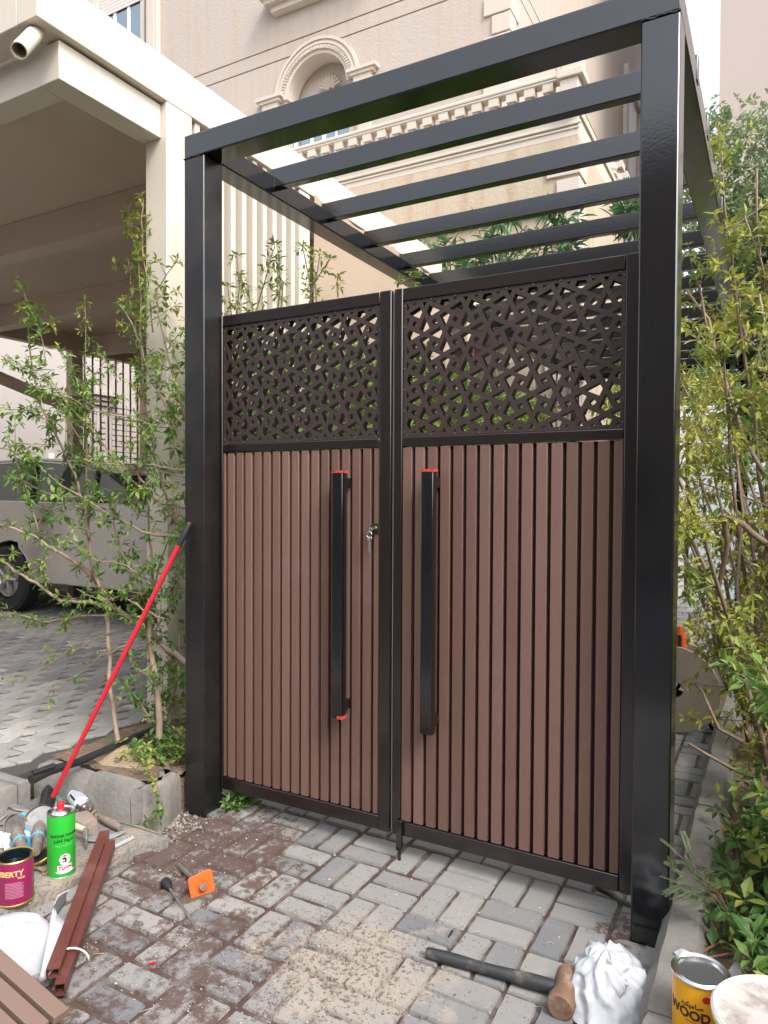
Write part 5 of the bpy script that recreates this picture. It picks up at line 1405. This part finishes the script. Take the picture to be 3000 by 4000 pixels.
o = tie.build('plastic_tie', M_whitel, smooth=True); tag(o, 'grey-white plastic strap looped over the maroon box tubes near their open ends', 'strap')
# foam sheet curled
fo = MB(); vs = []; K = 16
top = [(270, 3478), (228, 3500), (212, 3540), (222, 3575), (258, 3598), (280, 3615)]
bot_ = [(255, 3530), (200, 3610), (185, 3680), (150, 3850), (205, 3800), (262, 3690)]
P_t = [G(a, b, .16 - .02 * i) for i, (a, b) in enumerate(top)]; P_b = [G(a, b, .05) for a, b in bot_]
for i in range(6):
    for k in range(7): 
        p = P_t[i].lerp(P_b[i], k / 6); vs.append(p + Vector((0, 0, .012 * sin(pi * k / 6))))
fo.add(vs, [(i * 7 + k, (i + 1) * 7 + k, (i + 1) * 7 + k + 1, i * 7 + k + 1) for i in range(5) for k in range(6)])
o = fo.build('foam_sheet', mat('grey_foam', (.55, .54, .56), .7, trans=.2), smooth=True); tag(o, 'curled grey-white foam sheet standing beside the maroon tubes', 'foam sheet')
sm_ = o.modifiers.new('solid', 'SOLIDIFY'); sm_.thickness = .003
# white plastic bag, lumpy
def drape(name, cpos, rx, ry, h, rot_, seed, label, cat, M=M_paper, p_=2.2, lean=(0, 0), rough_=.02, nu=26, nt=11, smooth=False, hem=.22):
    """thin sheet slumped over itself: creased facets from a crumpled top down to a ragged hem"""
    mb = MB(); rr = random.Random(seed); g_ = {}
    ks = [(rr.randint(2, 5), rr.uniform(0, 6.3), rr.uniform(.5, 1)) for _ in range(3)]
    R_ = Matrix.Rotation(rot_, 3, 'Z')
    for j in range(nt + 1):
        t = j / nt
        for i in range(nu):
            u = 2 * pi * (i + rr.uniform(-.35, .35)) / nu; tt = min(1, max(0, t + rr.uniform(-.3, .3) / nt)) if 0 < j < nt else t
            f = sum(a_ * sin(u * k_ + ph + tt * 1.5) for k_, ph, a_ in ks) / 3
            r_ = tt ** .75 * (1 + hem * f * tt); z = h * (1 - tt ** p_) * (1 + .12 * f)
            x, y = rx * r_ * cos(u), ry * r_ * sin(u)
            k2 = rr.uniform(-1, 1) * rough_ * min(1, t * 4) * (1 if j < nt else .8)
            x += cos(u) * k2 + lean[0] * (1 - tt ** 2); y += sin(u) * k2 + lean[1] * (1 - tt ** 2)
            if 0 < j < nt: z += rr.uniform(-1, 1) * rough_ * .6
            if j == 0: x, y, z = lean[0], lean[1], h * .96
            g_[i, j] = len(mb.v); q = R_ @ Vector((x, y, max(.005, z))) + Vector(cpos); mb.v.append(tuple(q))
    for j in range(nt):
        for i in range(nu):
            a_, b_, c_, d_ = g_[i, j], g_[(i + 1) % nu, j], g_[(i + 1) % nu, j + 1], g_[i, j + 1]
            tri = [(a_, d_, c_), (a_, c_, b_)] if rr.random() < .5 else [(a_, d_, b_), (b_, d_, c_)]
            for f_ in tri: mb.f.append(f_); mb.m.append(0); mb.t.append(.5)
    o = mb.build(name, M, smooth=smooth); 
    sb = o.modifiers.new('soften', 'SUBSURF'); sb.levels = sb.render_levels = 2 if smooth else 1
    o.data.polygons.foreach_set('use_smooth', [True] * len(o.data.polygons))
    if not smooth:
        cr = o.data.attributes.new('crease_edge', 'FLOAT', 'EDGE'); cr.data.foreach_set('value', [rr.choice([0, .5, .9]) for _ in o.data.edges])
    tag(o, label, cat); return o
def crumple(name, cpos, rx, ry, rz, rot_, seed, label, cat, amp=.18, M=M_paper, nu=72, nv=44, sharp=1.0):
    """draped sheet / bag: smooth lump with creased facets"""
    mb = MB(); vs = []; rr = random.Random(seed)
    planes = []
    for _ in range(int(26 * sharp) + 8):
        d = rvec(rr); d.z = abs(d.z) * .9 - .15; d.normalize(); planes.append((d, rr.uniform(.80, 1.0)))
    for j in range(nv + 1):
        v = pi * j / nv
        for i in range(nu):
            u = 2 * pi * i / nu; d = Vector((cos(u) * sin(v), sin(u) * sin(v), cos(v)))
            f = 1.12
            for n_, h in planes:
                c_ = d.dot(n_)
                if c_ > .2: f = min(f, h / c_)
            f *= 1 + amp * .9 * noise.noise(d * 1.6 + Vector((seed, 0, 0))) + amp * .22 * noise.noise(d * 5 + Vector((seed, 0, 3)))
            flare = 1 + .18 * max(0, -d.z)
            vs.append(Vector((d.x * rx * f * flare, d.y * ry * f * flare, d.z * rz * f)))
    R_ = Matrix.Rotation(rot_, 3, 'Z'); zmin = -rz * .62
    vs = [(R_ @ Vector((p.x, p.y, max(p.z, zmin)))) + Vector(cpos) for p in vs]
    mb.add(vs, [(j * nu + i, j * nu + (i + 1) % nu, (j + 1) * nu + (i + 1) % nu, (j + 1) * nu + i)[::-1] for j in range(nv) for i in range(nu)])
    o = mb.build(name, M, smooth=True); o.data.set_sharp_from_angle(angle=rad(22)); tag(o, label, cat); return o
P = G(40, 3760, .03); drape('plastic_bag', (P.x - .05, P.y + .01, .0), .17, .125, .135, .9, 3, 'bulging white plastic bag between the slab and the brown slat panel', 'bag', p_=3.4, rough_=.010, nu=20, nt=8, smooth=True)
# brown slat panel offcut, bottom left
A_, B_ = G(-10, 3700, .16), G(272, 3945, .10)
dirx = (B_ - A_).normalized(); yv = Vector((0, 0, 1)).cross(dirx).normalized() * -1
if yv.dot(CP - A_) < 0: yv = -yv
zv = dirx.cross(yv); 
if zv.z < 0: zv = -zv
M_ = Matrix((dirx, yv, zv)).transposed().to_4x4(); M_.translation = A_ - dirx * .5
L_ = (B_ - A_).length + .5
wp = MB(); wp.box(0, 0, -.028, L_ - .012, .30, -.016, 1, M=M_)
for k in range(5): wp.box(0, .003 + k * .0565, -.0155, L_ - .002 * k, .003 + k * .0565 + .044, .008, 0, M=M_)
o = wp.build('slat_offcut', [mat('composite_slat_pale', (.19, .125, .098), .6, bump=(260, .25, .001)), M_wpcd], bevel=.002); tag(o, 'brown fluted composite panel offcut lying in the bottom left corner', 'panel')
# dark trestle edge under offcut
# chisel with orange guard
P = G(668, 3470, 0) + Vector((0, 0, .012))
ch = thing('chisel', 'steel chisel with square orange hand guard lying on the pavers', 'chisel', (P.x, P.y, 0))
A_, B_ = G(705, 3385, .012), G(790, 3462, .04)
ax = (B_ - A_).normalized()
MB().tube([A_ - ax * .02, A_ + ax * .02, B_ + ax * .012], [.009, .010, .011], 8).build('shank', M_steel, ch, smooth='auto')
Mg = frame_at(B_ - ax * .012, ax) @ Matrix.Rotation(rad(8), 4, 'Z')
gq = MB(); rr = .012; hw_ = .047
P4 = [(sx * (hw_ - rr) + rr * cos(a), sy * (hw_ - rr) + rr * sin(a)) for (sx, sy, a0) in ((1, 1, 0), (-1, 1, pi / 2), (-1, -1, pi), (1, -1, 1.5 * pi)) for a in (a0, a0 + pi / 6, a0 + pi / 3, a0 + pi / 2)]
gq.prism(P4, 0, .009, Mg); gq.lathe([(.020, -.05), (.022, 0), (.024, .012)], Mg, 16); gq.build('guard', M_orange, ch, bevel=.002)
MB().lathe([(.0, .013), (.014, .013), (.015, .018), (.015, .024), (.012, .028), (0, .028)], Mg, 14).build('striking_end', M_rust, ch, smooth='auto')
# ratchet
A_, B_ = G(652, 3455, .018), G(757, 3608, .010)
rt = thing('screwdriver', 'black-headed screwdriver with long steel shaft lying on the pavers', 'screwdriver', (A_.x, A_.y, 0)); ax = (B_ - A_).normalized()
MB().tube([A_ - ax * .028, A_ - ax * .02, A_, A_ + ax * .022, A_ + ax * .035], [.010, .019, .020, .014, .009], 14).build('handle', M_rubber, rt, smooth='auto')
MB().tube([A_ + ax * .035, B_ - ax * .012, B_], [.0045, .0045, .0065], 10).build('shaft', M_steel, rt, smooth='auto')
# sledge hammer
A_, B_ = G(1668, 3722, .022), G(2190, 3862, .035); ax = (B_ - A_).normalized()
sg = thing('sledge_hammer', 'small sledge hammer with long black handle and rusty head on the pavers', 'hammer', ((A_.x + B_.x) / 2, (A_.y + B_.y) / 2, 0))
hn = MB(); K = 14
hn.tube([A_ + (B_ - A_) * i / K for i in range(K + 1)], [.0175 + .002 * sin(i * .7) + .002 * i / K for i in range(K + 1)], 14)
hn.build('handle', mat('worn_black_handle', (.035, .037, .04), .45, noise_=[(14, (.2, .17, .13), .52, .68, .9), (4, (.09, .09, .09), .5, .7, .8)]), sg, smooth='auto')
C_ = (G(2208, 3872, .042)); pa = Vector((0, 0, 1)).cross(ax).normalized(); pa = (pa + Vector((0, 0, .0))).normalized()
Mh = frame_at(C_ - pa * .078, pa)
MB().lathe([(0, 0), (.034, 0), (.040, .006), (.041, .03), (.034, .05), (.032, .078), (.034, .105), (.041, .126), (.040, .150), (.034, .156), (0, .156)], Mh, 12).build('head', M_rust, sg, smooth='auto')
# crumpled paper / plastic at bottom right
P = G(2390, 3900, .0)
drape('crumpled_sheet', (P.x + .02, P.y - .035, .0), .15, .165, .15, .2, 12, 'crumpled white plastic sheet by the kerb next to the hammer head', 'plastic sheet', p_=1.35, lean=(-.03, .045), rough_=.017, nu=30, nt=11, hem=.42)
# yellow tin
P = on(2, .29, 2737, 3795); P = Vector((P.x, P.y, .12)); th = tocam(P); R = .0665; Hc = .172
yt = thing('paint_tin', 'closed yellow paint tin with metal lid at the right kerb', 'paint tin', P)
MB().lathe([(0, 0), (R, .0), (R, .03)], upright(P), 48).build('tin_foot', M_whitel, yt)
MB().lathe([(R + .0002, .03), (R + .0002, Hc - .004)], upright(P), 48).build('can_body', M_yellow, yt, smooth='auto')
MB().lathe([(R + .0004, Hc - .006), (R + .004, Hc - .004), (R + .0045, Hc), (R + .002, Hc + .003), (R - .002, Hc + .001), (R - .005, Hc - .002), (R - .008, Hc + .001), (R - .011, Hc + .001), (R - .014, Hc - .005)], upright(P), 56).build('rim', M_tinmetal, yt, smooth='auto')
MB().lathe([(R - .014, Hc - .0049), (0, Hc - .0045)], upright(P), 48).build('lid', mat('dull_lid', (.22, .23, .24), .35, metal=.8, noise_=[(30, (.5, .5, .5), .55, .7, .8)]), yt)
lb = MB(); 
text_mesh(lb, 'WOOD', .032, wrap(P, th - .030 / R, R + .0006, .083), 0, .0003, .0012)
text_mesh(lb, '\uFEA9\uFEAE\uFB90\uFBFE\uFEE3\uFE8E\uFEBB', .017, wrap(P, th - .020 / R, R + .0006, .112), 0, .0003, .0004)
patch(lb, P, th, R + .0004, .004, .132, .026, .149, 1, .0006, shape='oval'); patch(lb, P, th, R + .0004, -.035, .076, .012, .0775, 0)
lb.build('label_print', [mat('brown_ink', (.07, .025, .012), .5), M_red], yt)
# bucket with dusty lid
P = on(2, .33, 3068, 3985); bu = thing('bucket', 'large off-white bucket with dirt-stained top at the bottom right corner', 'bucket', (P.x, P.y, .08))
Rb = .150
MB().lathe([(Rb - .03, .09), (Rb - .012, .25), (Rb - .006, .315)], Matrix.Translation((P.x, P.y, 0)), 56).build('bucket_body', M_whitel, bu, smooth='auto')
MB().lathe([(Rb - .008, .312), (Rb + .002, .314), (Rb + .003, .328), (Rb - .003, .334), (Rb - .010, .330), (Rb - .014, .322)], Matrix.Translation((P.x, P.y, 0)), 56).build('rim', mat('offwhite_plastic', (.72, .68, .60), .5), bu, smooth='auto')
MB().lathe([(Rb - .013, .323), (Rb - .05, .318), (0, .316)], Matrix.Translation((P.x, P.y, 0)), 56).build('lid', mat('stained_lid', (.50, .46, .42), .8, noise_=[(14, (.22, .18, .16), .42, .62, .8), (35, (.6, .57, .54), .5, .65, .8)], bump=(30, .4, .01)), bu, smooth='auto')
# grey board behind the tin
o = MB(); A_ = G(2830, 3755, .12)
o.box(0, -.12, 0, .30, .10, .018, M=Matrix.Translation((A_.x, A_.y - .10, .115)) @ Matrix.Rotation(rad(-16), 4, 'Z'))
o = o.build('cement_board', M_concrete, bevel=.003); tag(o, 'flat grey cement board lying on the soil behind the yellow tin', 'board')
pc = MB(); P = G(2680, 3720, .15)
# small bits: marble scrap, screw, twig, irrigation hose
crumple('paper_scrap', (G(2672, 3735, .15).x, G(2672, 3735, .15).y, .158), .022, .014, .010, 0, 5, 'tiny scrap of grey paper on the kerb behind the yellow tin', 'paper', .3, nu=20, nv=12)
o = MB(); o.tube([G(1752, 3660, .010), G(1768, 3635, .013)], [.0025, .004], 6); o = o.build('screw', M_rubber); tag(o, 'single dark screw standing out on the sandy pavers', 'screw')
o = MB(); o.box(-.012, -.003, 0, .012, .003, .004, M=Matrix.Translation(G(592, 3765, .008)) @ Matrix.Rotation(.9, 4, 'Z')); o = o.build('red_scrap', M_red); tag(o, 'tiny bright red plastic scrap on the pavers at lower left', 'scrap')
hs = MB(); hs.tube([G(a, b, .015) for a, b in ((2330, 3462), (2390, 3490), (2420, 3515), (2470, 3535), (2500, 3540))], .009, 8)
o = hs.build('hose', mat('green_hose', (.10, .11, .08), .5), smooth=True); tag(o, 'dull green hose poking out under the right gate leaf', 'hose')
hs = MB(); hs.tube([(2.42 + .02 * sin(i), -.45 + i * .16, .13 + .01 * cos(i * 2)) for i in range(9)], .014, 8)
o = hs.build('irrigation_pipe', M_rubber, smooth=True); tag(o, 'black irrigation pipe winding under the creeper leaves', 'pipe')
# straws / dry twigs on paving
tw_ = MB(); r1 = random.Random(91)
for _ in range(22):
    x, y = r1.uniform(.1, 2.0), r1.uniform(-1.3, .1); a = r1.uniform(0, 3.1); L_ = r1.uniform(.012, .035)
    tw_.tube([(x, y, .008), (x + L_ * .5 * cos(a), y + L_ * .5 * sin(a), .013), (x + L_ * cos(a + .3), y + L_ * sin(a + .3), .010)], .0007, 4, 0, r1.random())
o = tw_.build('dry_straw', mat('straw', (.5, .4, .22), .8)); o['kind'] = 'stuff'
# cable drum behind the gate
P = Vector((1.905, 2.44, .285)); cdm = thing('cable_drum', 'round beige cable drum standing on the path behind the right post', 'cable drum', (P.x, P.y, 0))
Md = frame_at(P, (.15, 1, 0))
for z in (-.09, .08):
    MB().lathe([(.05, z), (.27, z), (.275, z + .005), (.27, z + .012), (.05, z + .012)], Md, 48).build('flange', mat('beige_steel', (.42, .36, .28), .6, noise_=[(14, (.3, .22, .16), .55, .7, .8)]), cdm, smooth='auto')
cc = MB()
for k in range(8): cc.tube([Md @ Vector(((.16 + .005 * sin(k)) * cos(2 * pi * i / 28), .16 * sin(2 * pi * i / 28), -.07 + k * .019)) for i in range(29)], .010, 6, cap=False)
cc.lathe([(.10, -.078), (.15, -.078), (.15, .08)], Md, 28); cc.build('wound_cable', M_rubber, cdm, smooth=True)
st_ = MB(); st_.tube([P + Vector((-.2, 0, -.28)), P + Vector((0, .02, .0)), P + Vector((.0, .02, .33))], .012, 8); st_.tube([P + Vector((.2, .1, -.28)), P + Vector((0, .1, .0))], .012, 8); st_.build('stand', M_rubber, cdm)
o = MB(); P2 = G(2664, 2512, 0); q = YP(2660, 2500, 2.5)
o.lathe([(0, -.10), (.03, -.09), (.04, 0), (.02, .09), (0, .10)], Matrix.Translation(q), 14); o.tube([q + Vector((0, 0, -.09)), P + Vector((.0, .02, .32))], .012, 8)
o = o.build('orange_grip', M_orange, smooth='auto'); tag(o, 'orange plastic grip above the cable drum beside the right post', 'grip')
